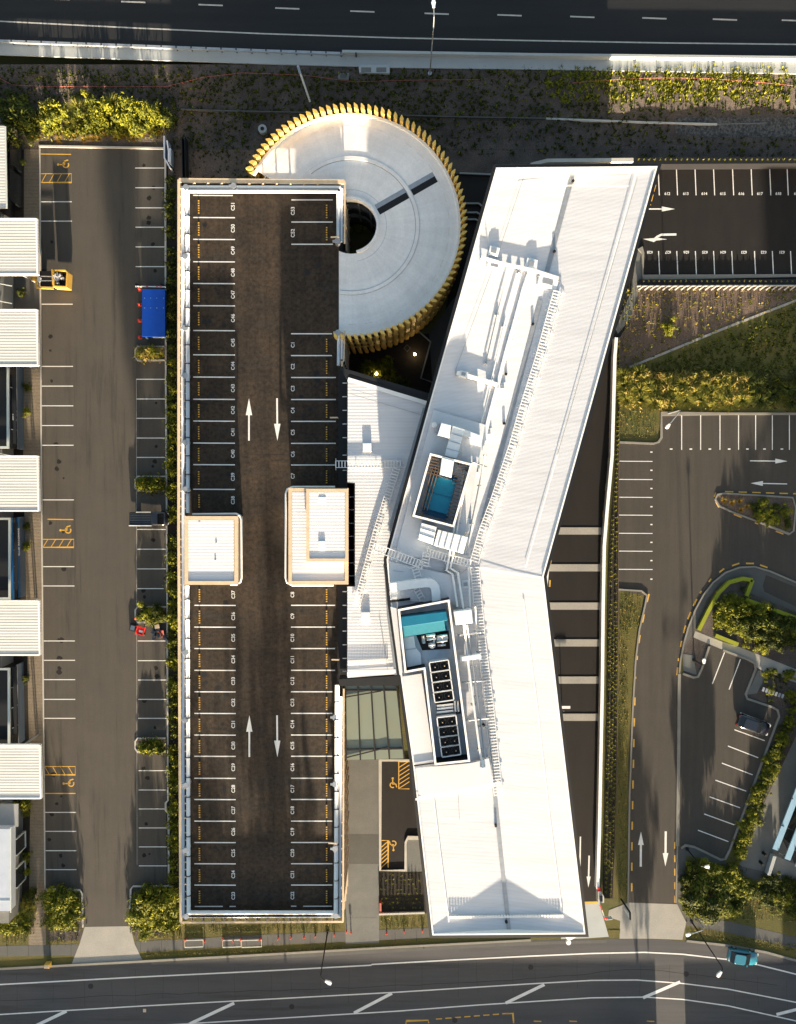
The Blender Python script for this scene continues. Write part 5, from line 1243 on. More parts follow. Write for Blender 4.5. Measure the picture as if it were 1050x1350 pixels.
# rope across the bank
t=MB()
rp=[(-20,102),(0,104),(18,113),(60,115),(150,115),(220,115),(245,109),(268,103),(320,97),(400,100),(430,104),(470,109),(520,107),(600,106),(640,106)]
pts=[]
for i in range(len(rp)-1):
    for k in range(6): a,c=rp[i],rp[i+1]; q=T(a[0]+(c[0]-a[0])*k/6,a[1]+(c[1]-a[1])*k/6); q.z+=.18; pts.append(q)
t.tube(pts,.022,6); tag(t.build('marker_rope','red_white'),'long thin red rope laid along the left part of the bank','rope')
t=MB(); pts=[]
for i in range(30): 
    x=755+i*10; q=T(x,110-8*math.sin((x-755)/300*3.3)+(x-755)*.012); q.z+=.18; pts.append(q)
t.tube(pts,.022,6); tag(t.build('marker_rope','red_white'),'thin red rope arching over the sunlit right part of the bank','rope')
# low retaining edge running along the bank
def wall_line(pts,w,h,m,name,label,cat,z=None):
    b=MB(); q=[T(x,y) for x,y in pts]
    for p in q: p.z-=.25
    b.ribbon(q,w,h=h+.25); return tag(b.build(name,m),label,cat)
wall_line([(240,145),(300,147),(390,149),(500,152),(600,155),(720,157)],.14,.25,'concrete_dark','drain_channel','thin grey channel along the middle of the left bank','channel')
wall_line([(720,157),(757,158.5),(800,160),(850,162),(900,163.5),(945,164.5)],.22,.2,'kerb_light','low_retaining_wall','pale low stepped wall along the middle of the right bank','wall')
wall_line([(945,164.5),(1000,163),(1060,161),(1200,159)],.12,.15,'concrete_grey','drain_channel','thin channel crossing the gravel at the right of the bank','channel')
# perimeter of the upper right car park
t=thing('planter_wall',P(950,213,0),'black timber planter wall along the north edge of the upper right car park','planter')
b=MB(); b.prism([P(836,208,1.7),P(1300,205,1.7),P(1300,214,1.7),P(836,216.5,1.7)],0,1.7); b.build('planter_box','black',t)
t=thing('planter_wall',P(950,369,0),'black timber planter wall along the south edge of the upper right car park','planter')
b=MB(); b.prism([P(843,368.5,.3),P(1300,366,.3),P(1300,375,.3),P(841,376.5,.3)],0,.3); b.build('planter_box','black',t)
t=thing('parapet_wall',P(785,213,0),'low pale wall along the bank at the north end of the office','wall')
b=MB(); b.ribbon([P(x,y,1.6) for x,y in [(700,217),(722,211.5),(838,210.5)]],.45,z=0,h=1.6); b.build('wall_run','kerb_light',t)
t=thing('battered_wall',P(950,379,0),'pale slatted retaining edge catching sun above the brown bank','retaining wall')
b=MB()
for i in range(44): x=842+i*8; b.bar(P(x,382.5,.25),P(x+6.5,377.5,.5),.16,.14)
b.ribbon([P(840,377.5,.3),P(1300,376,.3)],.16,z=.25,h=.2); b.build('slat','kerb_light',t)
t=thing('crash_wall',P(800,800,0),'long white low wall along the east side of the ramp','wall')
WZ=.95
b=MB(); b.ribbon([P(x,y,WZ) for x,y in [(813,445),(811,470),(807.5,600),(801,670),(797,720),(795.5,800),(794.5,900),(792.5,1000),(790.5,1100),(788.5,1172)]],.42,z=0,h=WZ); b.build('wall_run','white_paint',t)
t=thing('planter_wall',P(805,800,0),'long black planter trench between the white wall and the grass strip','planter')
SP=[(816,445),(815.5,540),(812,620),(806,690),(803,760),(802,850),(801,950),(798.5,1050),(796,1185)]
SQ=[(817,445),(817,540),(816,620),(815.5,700),(815,800),(814.5,900),(813.5,1000),(811,1100),(808,1185)]
b=MB(); b.prism([P(x,y,.4) for x,y in SP+SQ[::-1]],0,.3); b.build('planter_box','soil_dark',t)
t=thing('boundary_edge',P(815,850,0),'thin pale edging between the dark planting strip and the grass','edging')
b=MB(); b.ribbon([P(x,y,.3) for x,y in SQ],.12,z=0,h=.4); b.build('edge_board','bark',t)
t=thing('yellow_wall',P(725,770,0),'short white wall with yellow blocks at the bend of the office','wall'); b=MB(); b.ribbon([P(x,y,.9) for x,y in [(724,735),(721,770),(725,830)]],.3,z=0,h=.9); b.build('wall_run','white_paint',t)
t=thing('white_sign',P(745,932,0),'small white sign board beside the lowest concrete hump','sign'); b=MB(); b.bar(P(738,932.5,1.2),P(752,932.5,1.2),.35,.08); b.build('board','white_paint',t); b=MB(); q=P(741,934,0); b.cyl((q.x,q.y),.05,0,1.2,8); b.build('post','galv',t)
# lime painted low walls round the garden
t=thing('garden_wall',P(975,800,0),'lime green low wall wrapping the lower right garden','wall')
for i,l in enumerate([[(922,831),(935,805),(948,782),(962,768),(980,763),(993,765)],[(993,765),(985,786)],[(985,791),(1010,800),(1048,814),(1200,872)],[(944,838),(974,850)]]):
    b=MB(); b.ribbon([P(x,y,.5) for x,y in l],.5,z=0,h=.45); b.build('wall_run','lime_edge',t)
# lower right building with blue louvres
t=thing('louvred_building',P(1060,1100,0),'corner of a building with pale blue louvre blades at the lower right','building')
b=MB(); b.prism([P(1028,1100,0),P(1140,780,0),P(1400,880,0),P(1300,1200,0),P(1080,1200,0)],0,5.2); b.build('wall','glass_dark',t)
for i,(x0,y0,x1,y1) in enumerate([(1022,1120,1062,1015),(1038,1133,1095,985),(1052,1143,1120,965)]):
    b=MB(); b.bar(P(x0,y0,6.0),P(x1+40,y1-100,6.0),.75,.15); b.build('louvre_blade','louver_blue',t)
b=MB()
for x,y in((1031,1088),(1026,1124),(1043,1052),(1048,1120)): b.bar(P(x,y,6.1),P(x+15,y+7,5.6),.12)
b.build('bracket','charcoal',t)
b=MB(); b.bar(P(1012,1152,.5),P(1020,1127,.5),.45,.8); b.build('entrance_curb','concrete_pale',t)
sheet('entry_step',[(1014,1155),(1023,1128),(1050,1140),(1200,1200),(1200,1230)],L4,'concrete')
for x,y,lb in ((1010,1128,'upper of two round black bollards by the louvred building'),(1006,1140,'lower of two round black bollards by the louvred building')):
    q=P(x,y,.8); t=thing('bollard',(q.x,q.y,0),lb,'bollard'); b=MB(); b.cyl((q.x,q.y),.2,0,.85,16,.18); b.build('post','black',t); b=MB(); b.cyl((q.x,q.y),.21,.85,.9,16); b.build('cap','dark_metal',t)
t=thing('park_bench',P(1035,912,0),'slatted grey bench in the lower right garden','bench'); b=MB()
for k in range(7): a=P(1007+k*4.2,909+k*1.5,.5); b.obox((a.x,a.y),R(-20),.3,.55,.42,.48)
b.build('seat','galv',t)
for k in (0,6): a=P(1007+k*4.2,909+k*1.5,.2); b=MB(); b.obox((a.x,a.y),R(-20),.1,.45,0,.42); b.build('leg','charcoal',t)
# red marker pegs along the south footpath
pegm=None
pegs=[(245,1238),(270,1240),(294,1237),(308,1240),(318,1238),(343,1238),(367,1237),(384,1236),(401,1235),(416,1234),(441,1232),(457,1228),(463,1229),(510,1230),(533,1228),(557,1227)]
for i,(x,y) in enumerate(pegs):
    q=P(x,y,.2); lb='small red marker peg beside the south footpath'
    if pegm is None: 
        pegm=thing('marker_peg',q,lb,'peg','red marker pegs along the footpath'); pegm.location=(0,0,0); b=MB(); b.cyl((0,0),.09,0,.5,8,.07); b.build('stake','red',pegm); b=MB(); b.box(-.16,.16,-.03,.03,.32,.5); b.build('flag','orange_red',pegm); pegm.location=(q.x,q.y,L4)
    else: dup(pegm,(q.x,q.y,L4),random.uniform(0,3))
t=thing('red_post',P(501.5,1196,0),'red painted low post at the corner of the black shrub bed','post'); b=MB(); q=P(501.8,1196,.6); b.box(q.x-.12,q.x+.12,q.y-.55,q.y+.55,0,.6); b.build('post_body','red',t); b=MB(); b.box(q.x-.13,q.x+.13,q.y-.56,q.y+.56,.6,.64); b.build('cap','red_white',t)
# timber survey frames on the verge
for i,(x0,x1,lb) in enumerate(((244,268,'leftmost thin timber frame lying on the verge below the deck'),(294,318,'middle thin timber frame lying on the verge below the deck'),(319,345,'right thin timber frame lying on the verge below the deck'))):
    t=thing('timber_frame',P(x0,1245,0),lb,'timber frame'); b=MB(); b.bar(P(x0,1240,.2),P(x1,1239,.2),.1,.1); b.bar(P(x0,1249,.2),P(x1,1248,.2),.1,.1); b.build('rail','cap_pale',t); b=MB(); b.bar(P(x0,1240,.12),P(x0,1249,.12),.08,.08); b.bar(P(x1,1239,.12),P(x1,1248,.12),.08,.08); b.build('cross_rail','timber',t)
# courtyard items: steps/pale edging by the cylinder, garden lights
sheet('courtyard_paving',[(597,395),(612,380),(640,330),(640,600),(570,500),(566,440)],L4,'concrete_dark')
k=MB(); k.ribbon(PP([(549,434),(568,451),(555,499),(575,506)],L4),.16,h=.3); k.ribbon(PP([(606,229),(655,231)],L4),.2,h=.25)
for l in ([(610,269),(631,269),(640,276)],[(608,281),(629,281),(640,288)],[(606,290),(627,290),(637,296)]): k.ribbon(PP(l,L4),.2,h=.3)
k.build('courtyard_kerb','wall_grey',kind=ST)
for x,y,lb in((547,467,'glowing garden light near the pale courtyard kerb'),(496.5,492.5,'glowing garden light among the courtyard plants')):
    q=P(x,y,.8); t=thing('garden_light',(q.x,q.y,0),lb,'garden light'); b=MB(); b.cyl((q.x,q.y),.06,0,.7,8); b.build('post','charcoal',t); b=MB(); b.cyl((q.x,q.y),.16,.7,.86,14,.13); b.build('lamp','lamp_glow',t)
t=thing('courtyard_drain',P(537,459,0),'small square drain frame in the dark courtyard','drain'); b=MB(); o=[P(x,y,.05) for x,y in((537,454),(542,459),(537,464),(532,459))]; frame(b,o,.08,L4,.1); b.build('frame','concrete_dark',t)
q=P(700,1010,0)
# ------------------------------------------------------------------ vegetation
def leafmesh(name,n,size,seed,kind,mats):
    rnd=random.Random(seed); mb=MB()
    if kind=='bush':
        cl=[(Vector((rnd.gauss(0,.45),rnd.gauss(0,.45),rnd.uniform(.1,.8))),rnd.uniform(.15,.45),rnd.random()) for _ in range(26)]
        for i in range(n):
            c,r_,w=rnd.choice(cl)
            d=Vector((rnd.gauss(0,1),rnd.gauss(0,1),rnd.gauss(0,1))).normalized(); p=c+d*r_*(rnd.random()**.6)*1.25; p.z=max(.03,p.z)
            nrm=(d+Vector((rnd.uniform(-.8,.8),rnd.uniform(-.8,.8),rnd.uniform(0,1.2)))).normalized(); a=nrm.cross(Vector((rnd.uniform(-1,1),rnd.uniform(-1,1),rnd.uniform(-1,1)))).normalized(); b_=nrm.cross(a)
            s=size*rnd.uniform(.6,1.3); mb.cur=0 if (w+rnd.uniform(-.3,.3))<.55 else 1
            mb.face([p-a*s,p+b_*s*.3,p+a*s,p-b_*s*.3])
    elif kind=='flax':
        for i in range(n):
            a=rnd.uniform(0,6.283); r0=rnd.uniform(0,.12); L_=rnd.uniform(.6,1.05); el=rnd.uniform(.35,1.35); w=size*rnd.uniform(.7,1.2)
            d=Vector((math.cos(a),math.sin(a),0)); n_=Vector((-d.y,d.x,0)); base=d*r0; mb.cur=0 if rnd.random()<.6 else 1
            p1=base+d*L_*.45*math.cos(el)*1.1+Vector((0,0,L_*.6*math.sin(el))); p2=base+d*L_*math.cos(el*.8)+Vector((0,0,L_*.72*math.sin(el)))
            mb.face([base-n_*w*.5,base+n_*w*.5,p1+n_*w*.6,p1-n_*w*.6]); mb.face([p1-n_*w*.6,p1+n_*w*.6,p2])
    elif kind=='tuft':
        for i in range(n):
            a=rnd.uniform(0,6.283); L_=rnd.uniform(.5,1.0); sp=rnd.uniform(.2,1.0); w=size
            d=Vector((math.cos(a),math.sin(a),0)); n_=Vector((-d.y,d.x,0)); mb.cur=0 if rnd.random()<.65 else 1
            mb.face([-n_*w,n_*w,d*sp*L_+Vector((0,0,L_*(1.05-sp*.6)))])
    return mb
V={}
def veg(key,*a,mats): 
    me=leafmesh(key,*a,mats=mats); V[key]=(me,mats)
META={}
def proto(key,n,size,seed,kind,mats):
    mb=leafmesh(key,n,size,seed,kind,mats); me=bpy.data.meshes.new(key); me.from_pydata(mb.v,[],mb.f)
    for m in mats: me.materials.append(M[m])
    me.polygons.foreach_set('material_index',mb.m); me.update(); META[key]=me
for s in range(3):
    proto('bush_dark%d'%s,2400,.115,10+s,'bush',['leaf_dark','leaf_mid'])
    proto('bush_mid%d'%s,2300,.115,20+s,'bush',['leaf_mid','leaf_yellow'])
    proto('bush_yel%d'%s,2200,.12,30+s,'bush',['leaf_yellow','leaf_mid'])
    proto('flax%d'%s,260,.045,40+s,'flax',['leaf_flax','leaf_mid'])
    proto('flaxd%d'%s,240,.045,50+s,'flax',['leaf_dark','leaf_mid'])
    proto('gold%d'%s,170,.035,60+s,'tuft',['leaf_gold','leaf_straw'])
    proto('tuft_d%d'%s,26,.07,70+s,'tuft',['leaf_dark','leaf_mid'])
    proto('tuft_y%d'%s,26,.08,80+s,'tuft',['leaf_yellow','leaf_flax'])
rv=random.Random(99)
def plant(key,px,py,r,h,name,label,cat,group=None,z=None,world=None):
    q=world if world is not None else (T(px,py) if py<215 else P(px,py,z or .02))
    if world is None and py>=215: q=P(px,py,(z or 0)+h*.5); q.z=z or .02
    o=bpy.data.objects.new(name,META[key+str(rv.randrange(3))]); COL.objects.link(o)
    o.location=q; o.rotation_euler=(0,0,rv.uniform(0,6.28)); o.scale=(r*rv.uniform(.9,1.1),r*rv.uniform(.9,1.1),h)
    return tag(o,label,cat,group)
m=lambda px: px*.1
# hedge between left car park and the deck (one clipped run)
def mass(name,key_mats,fn,n,size,label,cat,seed,kind=None,blade=False,ar=.45):
    rnd=random.Random(seed); mb=MB()
    for i in range(n):
        p,s=fn(rnd); mb.cur=p[1] if isinstance(p,tuple) else (0 if rnd.random()<.6 else 1)
        p=p[0] if isinstance(p,tuple) else p
        d=Vector((rnd.gauss(0,1),rnd.gauss(0,1),abs(rnd.gauss(.6,1)))).normalized(); a=d.cross(Vector((rnd.uniform(-1,1),rnd.uniform(-1,1),rnd.uniform(-1,1)))).normalized(); b_=d.cross(a); s*=size*rnd.uniform(.6,1.4)
        mb.face([p-a*s,p+b_*s*ar,p+a*s,p-b_*s*ar])
    o=mb.build(name,key_mats); tag(o,label,cat,kind=kind); return o
def clumped(x0,x1,y0,y1,h,k,seed,z0=0.0,sp=.5,polyz=None):
    r=random.Random(seed); cl=[(r.uniform(x0,x1),r.uniform(y0,y1),r.uniform(.5,1),r.random()) for _ in range(k)]
    def f(rnd):
        c=rnd.choice(cl); rr=abs(rnd.gauss(0,sp)); a=rnd.uniform(0,6.28); hh=h*c[2]*max(.15,(1-rr*rr*.8))*rnd.uniform(.5,1)
        base=P(c[0],c[1],z0); return (Vector((base.x+rr*math.cos(a),base.y+rr*math.sin(a),z0+hh)),0 if (c[3]+rnd.uniform(-.3,.3))<.55 else 1),1
    return f
for i,(y0,y1,lb) in enumerate(((222,455,'dark narrow hedge strip beside the upper deck'),(455,700,'leafy hedge strip beside the deck, from the blue skip to the pickup'),(700,960,'leafy hedge strip beside the deck, past the red trolley'),(960,1168,'lowest leafy hedge strip beside the deck'))):
    x0=222.5+ (y0-222)*.004; mass('hedge',['leaf_mid' if i else 'leaf_dark','leaf_yellow' if i else 'leaf_mid'],clumped(x0+1,x0+8.5,y0+3,y1-3,.9,int((y1-y0)/4.2),5+i,sp=.38),5200,.17,lb,'hedge',60+i)
for x0,x1,y0,y1,ms,lb,h,nn in ((66,102,1178,1222,['leaf_mid','leaf_yellow'],'low mixed groundcover shrubs filling the bed left of the driveway',1.0,5200),(178,234,1176,1222,['leaf_mid','leaf_yellow'],'low mixed groundcover shrubs filling the bed right of the driveway',1.0,7000),(0,40,1200,1226,['leaf_yellow','leaf_mid'],'bright shrubs massed at the lower left corner of the photo',1.0,4200),(60,210,148,180,['leaf_mid','leaf_yellow'],'leafy undergrowth in the garden above the left car park',1.3,9000),(952,990,792,826,['leaf_mid','leaf_yellow'],'leafy undergrowth in the sunny half of the lime walled garden',.8,4200),(1000,1060,815,850,['leaf_dark','leaf_mid'],'undergrowth coloured dark for the shaded half of the lime walled garden',1.0,6000),(908,975,1140,1195,['leaf_mid','leaf_dark'],'undergrowth below the round tree at the lower right',.9,7000)):  # dark leaf mix paints shade into the right half of the lime garden
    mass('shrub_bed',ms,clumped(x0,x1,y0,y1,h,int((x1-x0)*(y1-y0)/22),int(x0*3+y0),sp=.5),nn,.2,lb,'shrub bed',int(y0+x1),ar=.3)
# island bushes of the left car park
for x0,x1,y0,y1,ms,lb,h in ((183,217,459,473,['leaf_straw','leaf_yellow'],'pale yellow bush on the island just below the blue skip',1.3),(183,217,630,646,['leaf_mid','leaf_yellow'],'clipped green bush on the island above the pickup',1.7),(184,218,974,990,['leaf_yellow','leaf_mid'],'clipped yellow-green bush on the lowest island',1.5)):
    mass('island_bush',ms,clumped(x0+3,x1-3,y0+3,y1-3,h,16,x0+y0,sp=.42),3000,.17,lb,'bush',int(y0))
plant('bush_yel',196,809,1.3,1.5,'island_bush','bright yellow shrub on the island above the red trolley','bush')
plant('bush_dark',210,811,1.4,1.7,'island_bush','dark green shrub on the island above the red trolley','bush'); plant('bush_dark',186,811,.8,1.0,'island_bush','small dark shrub at the tip of the island above the red trolley','bush')
# corner gardens at the south west
LBL=[]
sw=[(188,1190,1.7,2.0,'bush_dark'),(203,1183,1.8,2.4,'bush_mid'),(219,1186,1.6,2.0,'bush_yel'),(230,1200,1.2,1.8,'bush_yel'),(184,1212,1.5,1.3,'bush_yel'),(199,1215,1.3,1.2,'bush_yel'),(215,1208,1.3,1.2,'bush_yel'),(191,1230,1.0,.8,'bush_yel')]
nm=['tall dark bush in the left corner of the garden right of the driveway','tallest dark bush in the middle of the garden right of the driveway','rounded green bush near the hedge end, right of the driveway','small yellow bush against the deck corner, right of the driveway','yellow bush at the driveway edge, right of the driveway','green bush in front row, right of the driveway','yellow bush in the front row close to the deck, right of the driveway','low yellow bush at the very front, right of the driveway']
for (x,y,r,h,k),l in zip(sw,nm): plant(k,x,y,r,h,'garden_bush',l,'bush')
sw=[(72,1186,1.6,2.0,'bush_mid'),(86,1190,1.7,2.4,'bush_mid'),(70,1210,1.4,1.8,'bush_mid'),(84,1213,1.4,1.7,'bush_yel'),(96,1205,1.0,1.3,'bush_mid')]
nm=['dark bush by the paved path, left of the driveway','tallest dark bush in the garden left of the driveway','green bush nearest the paved path, left of the driveway','yellow bush at the front of the garden left of the driveway','small green bush close to the kerb, left of the driveway']
for (x,y,r,h,k),l in zip(sw,nm): plant(k,x,y,r,h,'garden_bush',l,'bush')
sw=[(8,1212,1.5,1.4,'flax'),(24,1208,1.5,1.5,'flax'),(38,1200,1.3,1.4,'flax'),(40,1182,1.0,1.5,'bush_dark'),(33,1196,1.1,1.5,'flax'),(16,1218,1.3,1.2,'bush_yel'),(33,1150,.7,1.1,'bush_mid'),(34,1130,.6,1.0,'bush_mid'),(31,1063,1.0,1.2,'bush_yel'),(35,1072,.7,1.0,'flax')]
nm=['leftmost spiky flax at the lower left corner','spiky flax just below the pale blue-grey roof','spiky flax by the paved path at the lower left','dark bush beside the wall of the lower left building','spiky flax tucked at the corner of the lower left building','low yellow bush in front of the lower left flax','small bush under the lower window of the lower left building','small bush under the upper window of the lower left building','yellow bush just below the lowest canopy','small flax just below the lowest canopy']
for (x,y,r,h,k),l in zip(sw,nm): plant(k,x,y,r,h,'garden_bush' if 'bush' in k else 'flax_plant',l,'bush' if 'bush' in k else 'flax')
for x,y,l,k in ((36,510,'upper dark shrub beside the Flow shop front','bush_dark'),(34,543,'small yellow shrub beside the Flow shop front','bush_yel'),(35,695,'upper shrub beside the blue banded shop front','bush_dark'),(35,720,'lower shrub beside the blue banded shop front','bush_mid'),(34,895,'dark shrub beside the four-paned shop front','bush_dark'),(28,385,'dark shrub between the two upper canopies','bush_dark'),(27,215,'dark shrub by the top left building','bush_dark')):
    plant(k,x,y,.55,.9,'wall_shrub',l,'shrub')
# north west garden
nw=[(16,160,2.6,3.0,'bush_dark','huge dark bush at the far top left corner'),(35,150,2.4,2.6,'bush_dark','dark bush second from the top left corner'),(42,172,1.6,1.8,'bush_dark','dark bush above the first parking bay'),(76,158,1.7,3.0,'bush_yel','round yellow-green bush at the left of the top garden'),(108,148,1.7,2.6,'flax','left pale flax in the top garden'),(133,158,1.7,3.2,'bush_mid','green bush between the two pale flaxes of the top garden'),(153,144,1.8,2.8,'flax','right pale flax in the top garden'),(172,157,1.8,3.1,'bush_yel','yellow-green bush right of centre in the top garden'),(188,162,1.5,3.0,'bush_mid','green bush near the right end of the top garden'),(205,160,1.3,2.8,'bush_yel','small yellow bush at the right end of the top garden'),(95,166,1.1,1.2,'flax','small flax low in the top garden'),(222,160,1.5,2.2,'bush_dark','dark bush behind the gate frames')]
for x,y,r,h,k,l in nw: plant(k,x,y,r,h,'garden_bush' if 'bush' in k else 'flax_plant',l,'bush' if 'bush' in k else 'flax')
for i in range(26):
    plant('gold',46+i*6.6+rv.uniform(-2,2),181+rv.uniform(-6,5)-(2 if i>12 else 0),rv.uniform(.55,.95),rv.uniform(.6,1.0),'golden_grass','golden ornamental grass tuft lining the top edge of the left car park','grass tuft','golden tufts above the left car park')
# planting tufts in the black trenches
def trench(pts0,pts1,rows,step,k,lb,grp,r,h):
    def at(l,y):
        for i in range(len(l)-1):
            if l[i][1]<=y<=l[i+1][1]: t=(y-l[i][1])/(l[i+1][1]-l[i][1]); return l[i][0]+(l[i+1][0]-l[i][0])*t
        return l[-1][0]
    y=pts0[0][1]+6; n=0
    while y<pts0[-1][1]-4:
        a,c=at(pts0,y),at(pts1,y); nr=max(1,min(rows,int((c-a)/4.2)))
        for j in range(nr):
            n+=1; kk=k if rv.random()<.8 else 'tuft_d'
            plant(kk,a+(c-a)*(j+.5)/nr+rv.uniform(-.5,.5),y+(j%2)*step*.5,r,h,'planting_tuft',lb,'tuft',grp,z=.3)
        y+=step
trench(SP,SQ,3,6.2,'tuft_y','small green tuft in the black trench between white wall and grass strip','tufts in the long trench',.4,.5)
for i in range(30):
    plant('tuft_y',840+i*7.1,212.5-.004*i,.28,.4,'planting_tuft','small yellow tuft in the planter north of the upper right car park','tuft','tufts in the north planter',z=1.0) if False else None
    q=P(842+i*7.1,211,1.8); q.z=1.7; plant('tuft_y',0,0,.3,.45,'planting_tuft','small yellow tuft in the planter north of the upper right car park','tuft','tufts in the north planter',world=q)
    q=P(848+i*7,371.5,.3); q.z=.3; plant('tuft_y',0,0,.28,.4,'planting_tuft','small yellow tuft in the planter south of the upper right car park','tuft','tufts in the south planter',world=q)
for i in range(8):
    for j in range(11):
        x=504+j*5.0+rv.uniform(-1,1); y=1155+i*6+rv.uniform(-1,1)
        if x<552+(y-1150)*.15: plant('tuft_d' if rv.random()<.6 else 'tuft_y',x,y,.3,.4,'planting_tuft','small dark tuft in the square bed beside the office','tuft','tufts in the square bed')
# bank ground cover: loose tufts (stuff)
def scatter(name,ms,fn,n,size,label,seed,blades=9):
    rnd=random.Random(seed); mb=MB()
    for i in range(n):
        p,s,mi=fn(rnd)
        for k in range(blades):
            a=rnd.uniform(0,6.283); L_=s*rnd.uniform(.6,1.1); d=Vector((math.cos(a),math.sin(a),0)); n_=Vector((-d.y,d.x,0)); sp=rnd.uniform(.3,1)
            mb.cur=mi if rnd.random()<.75 else (mi+1)%len(ms); w=size*s*3
            mb.face([p-n_*w,p+n_*w,p+d*sp*L_+Vector((0,0,L_*(1.0-sp*.6)))])
    return tag(mb.build(name,ms),label,'ground cover',kind='stuff')
def bankf(rnd):
    while True:
        x=rnd.uniform(-60,1110); y=rnd.triangular(86,207,98) if rnd.random()<.55 else rnd.uniform(90,207)
        if 885<x and 152<y<182: continue
        if x<225 and y>135: continue
        break
    p=T(x,y); g=rnd.random(); sun_tint=(720<x<1040 and y<135)  # yellower tufts paint the patch of sunlight on the upper bank
    if sun_tint: return p,rnd.uniform(.35,.75),(2 if g<.8 else 1)
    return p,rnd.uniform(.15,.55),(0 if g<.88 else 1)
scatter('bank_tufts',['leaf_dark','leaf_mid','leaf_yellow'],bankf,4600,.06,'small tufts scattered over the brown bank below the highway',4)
def westf(rnd):
    x=rnd.uniform(246,330); y=rnd.uniform(150,236); 
    p=T(x,y) if y<207 else P(x,y,.03); return p,rnd.uniform(.15,.4),(0 if rnd.random()<.7 else 1)
scatter('bank_tufts',['leaf_dark','leaf_mid'],westf,160,.06,'small tufts on the brown soil left of the spiral ramp',5)
def rightf(rnd):
    while True:
        x=rnd.uniform(815,1110); y=rnd.uniform(380,482)
        if y< 488-(x-830)*.4: break
    g=rnd.random(); return P(x,y,.02),rnd.uniform(.15,.42),(0 if g<.45 else 1 if g<.8 else 2)
scatter('bank_tufts',['leaf_straw','leaf_mid','leaf_yellow'],rightf,620,.05,'dry tufts on the brown bank south of the upper right car park',6)
def lawnf(rnd):
    while True:
        x=rnd.uniform(830,1110); y=rnd.uniform(400,492)
        if y> 492-(x-830)*.4: break
    return P(x,y,.02),rnd.uniform(.18,.5),(0 if rnd.random()<.6 else 1)
scatter('rough_grass',['leaf_mid','leaf_dark','leaf_yellow'],lawnf,1500,.05,'rough green grass below the diagonal path',7)
VB=[(0,36,1230,1246),(62,104,1232,1246),(185,240,1224,1240),(245,450,1219,1231),(190,560,1249,1259),(502,560,1208,1225),(816,828,800,1180),(818,845,785,830),(905,1050,1224,1240),(960,1050,1165,1215),(818,866,542,578)]
def vergef(rnd):
    a=rnd.choices(VB,weights=[(c[1]-c[0])*(c[3]-c[2]) for c in VB])[0]; x=rnd.uniform(a[0],a[1]); y=rnd.uniform(a[2],a[3])
    if a[0]==190: y=1259-(x-190)*.033+rnd.uniform(-2,2)
    if a[0]==905: y=1225+(x-905)*.14+rnd.uniform(0,10)
    return P(x,y,.03),rnd.uniform(.08,.25),rnd.choice((0,0,1,2))
scatter('verge_tufts',['leaf_mid','leaf_straw','leaf_dark'],vergef,3800,.05,'rough grass tufts on the mown verges and strips',17,blades=5)
# flax hedge: individual big flaxes
i=0
for row,(yy,xs) in enumerate(((494,(824,843)),(506,(822,838,856,876,900,930,955)),(518,(824,842,861,880,899,918,938,958,976)),(529,(826,846,866,886,906,926,946,966,982)))):
    for x in xs:
        k='flax'; plant(k,x+rv.uniform(-4,4),yy+rv.uniform(-3,3),rv.uniform(1.4,1.8),rv.uniform(1.3,1.8),'flax_plant','large yellow-green flax in the sunny hedge above the right car park','flax','flaxes above the right car park')
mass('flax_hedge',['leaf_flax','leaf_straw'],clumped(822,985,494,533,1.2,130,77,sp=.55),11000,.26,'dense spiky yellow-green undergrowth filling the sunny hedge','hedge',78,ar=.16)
mass('flax_hedge',['leaf_dark','leaf_mid'],clumped(985,1100,496,533,1.1,70,87,sp=.55),4500,.26,'dense undergrowth coloured dark for the shade at the right end of the hedge','hedge',88,ar=.16)  # darker leaf pair paints shade into this end of the hedge
for x,y in ((1000,508),(1020,520),(1003,528),(1040,512),(1045,530),(985,500),(1060,522)):  # flaxes in dark leaf colours, shade painted in
    plant('flaxd',x,y,1.5,1.5,'flax_plant','large flax coloured dark for the shade at the right end of the hedge','flax','shade-darkened flaxes above the right car park')
plant('bush_yel',884,432,.9,.8,'bank_bush','bright yellow-green bush on the brown bank','bush')
# right island grasses
for i,(x,y) in enumerate([(956,660),(966,663),(976,661),(986,668),(978,673)]): plant('gold',x,y,.8,.8,'golden_grass','golden grass tuft at the tip of the teardrop island','grass tuft','golden tufts on the teardrop island')
for i,(x,y) in enumerate([(998,668),(1008,664),(1012,678),(1022,670),(1026,684),(1036,675),(1040,690),(1002,680),(1016,688)]): plant('bush_mid' if i%3 else 'bush_dark',x,y,.75,.7,'island_shrub','low green shrub on the wide end of the teardrop island','shrub','shrubs on the teardrop island')
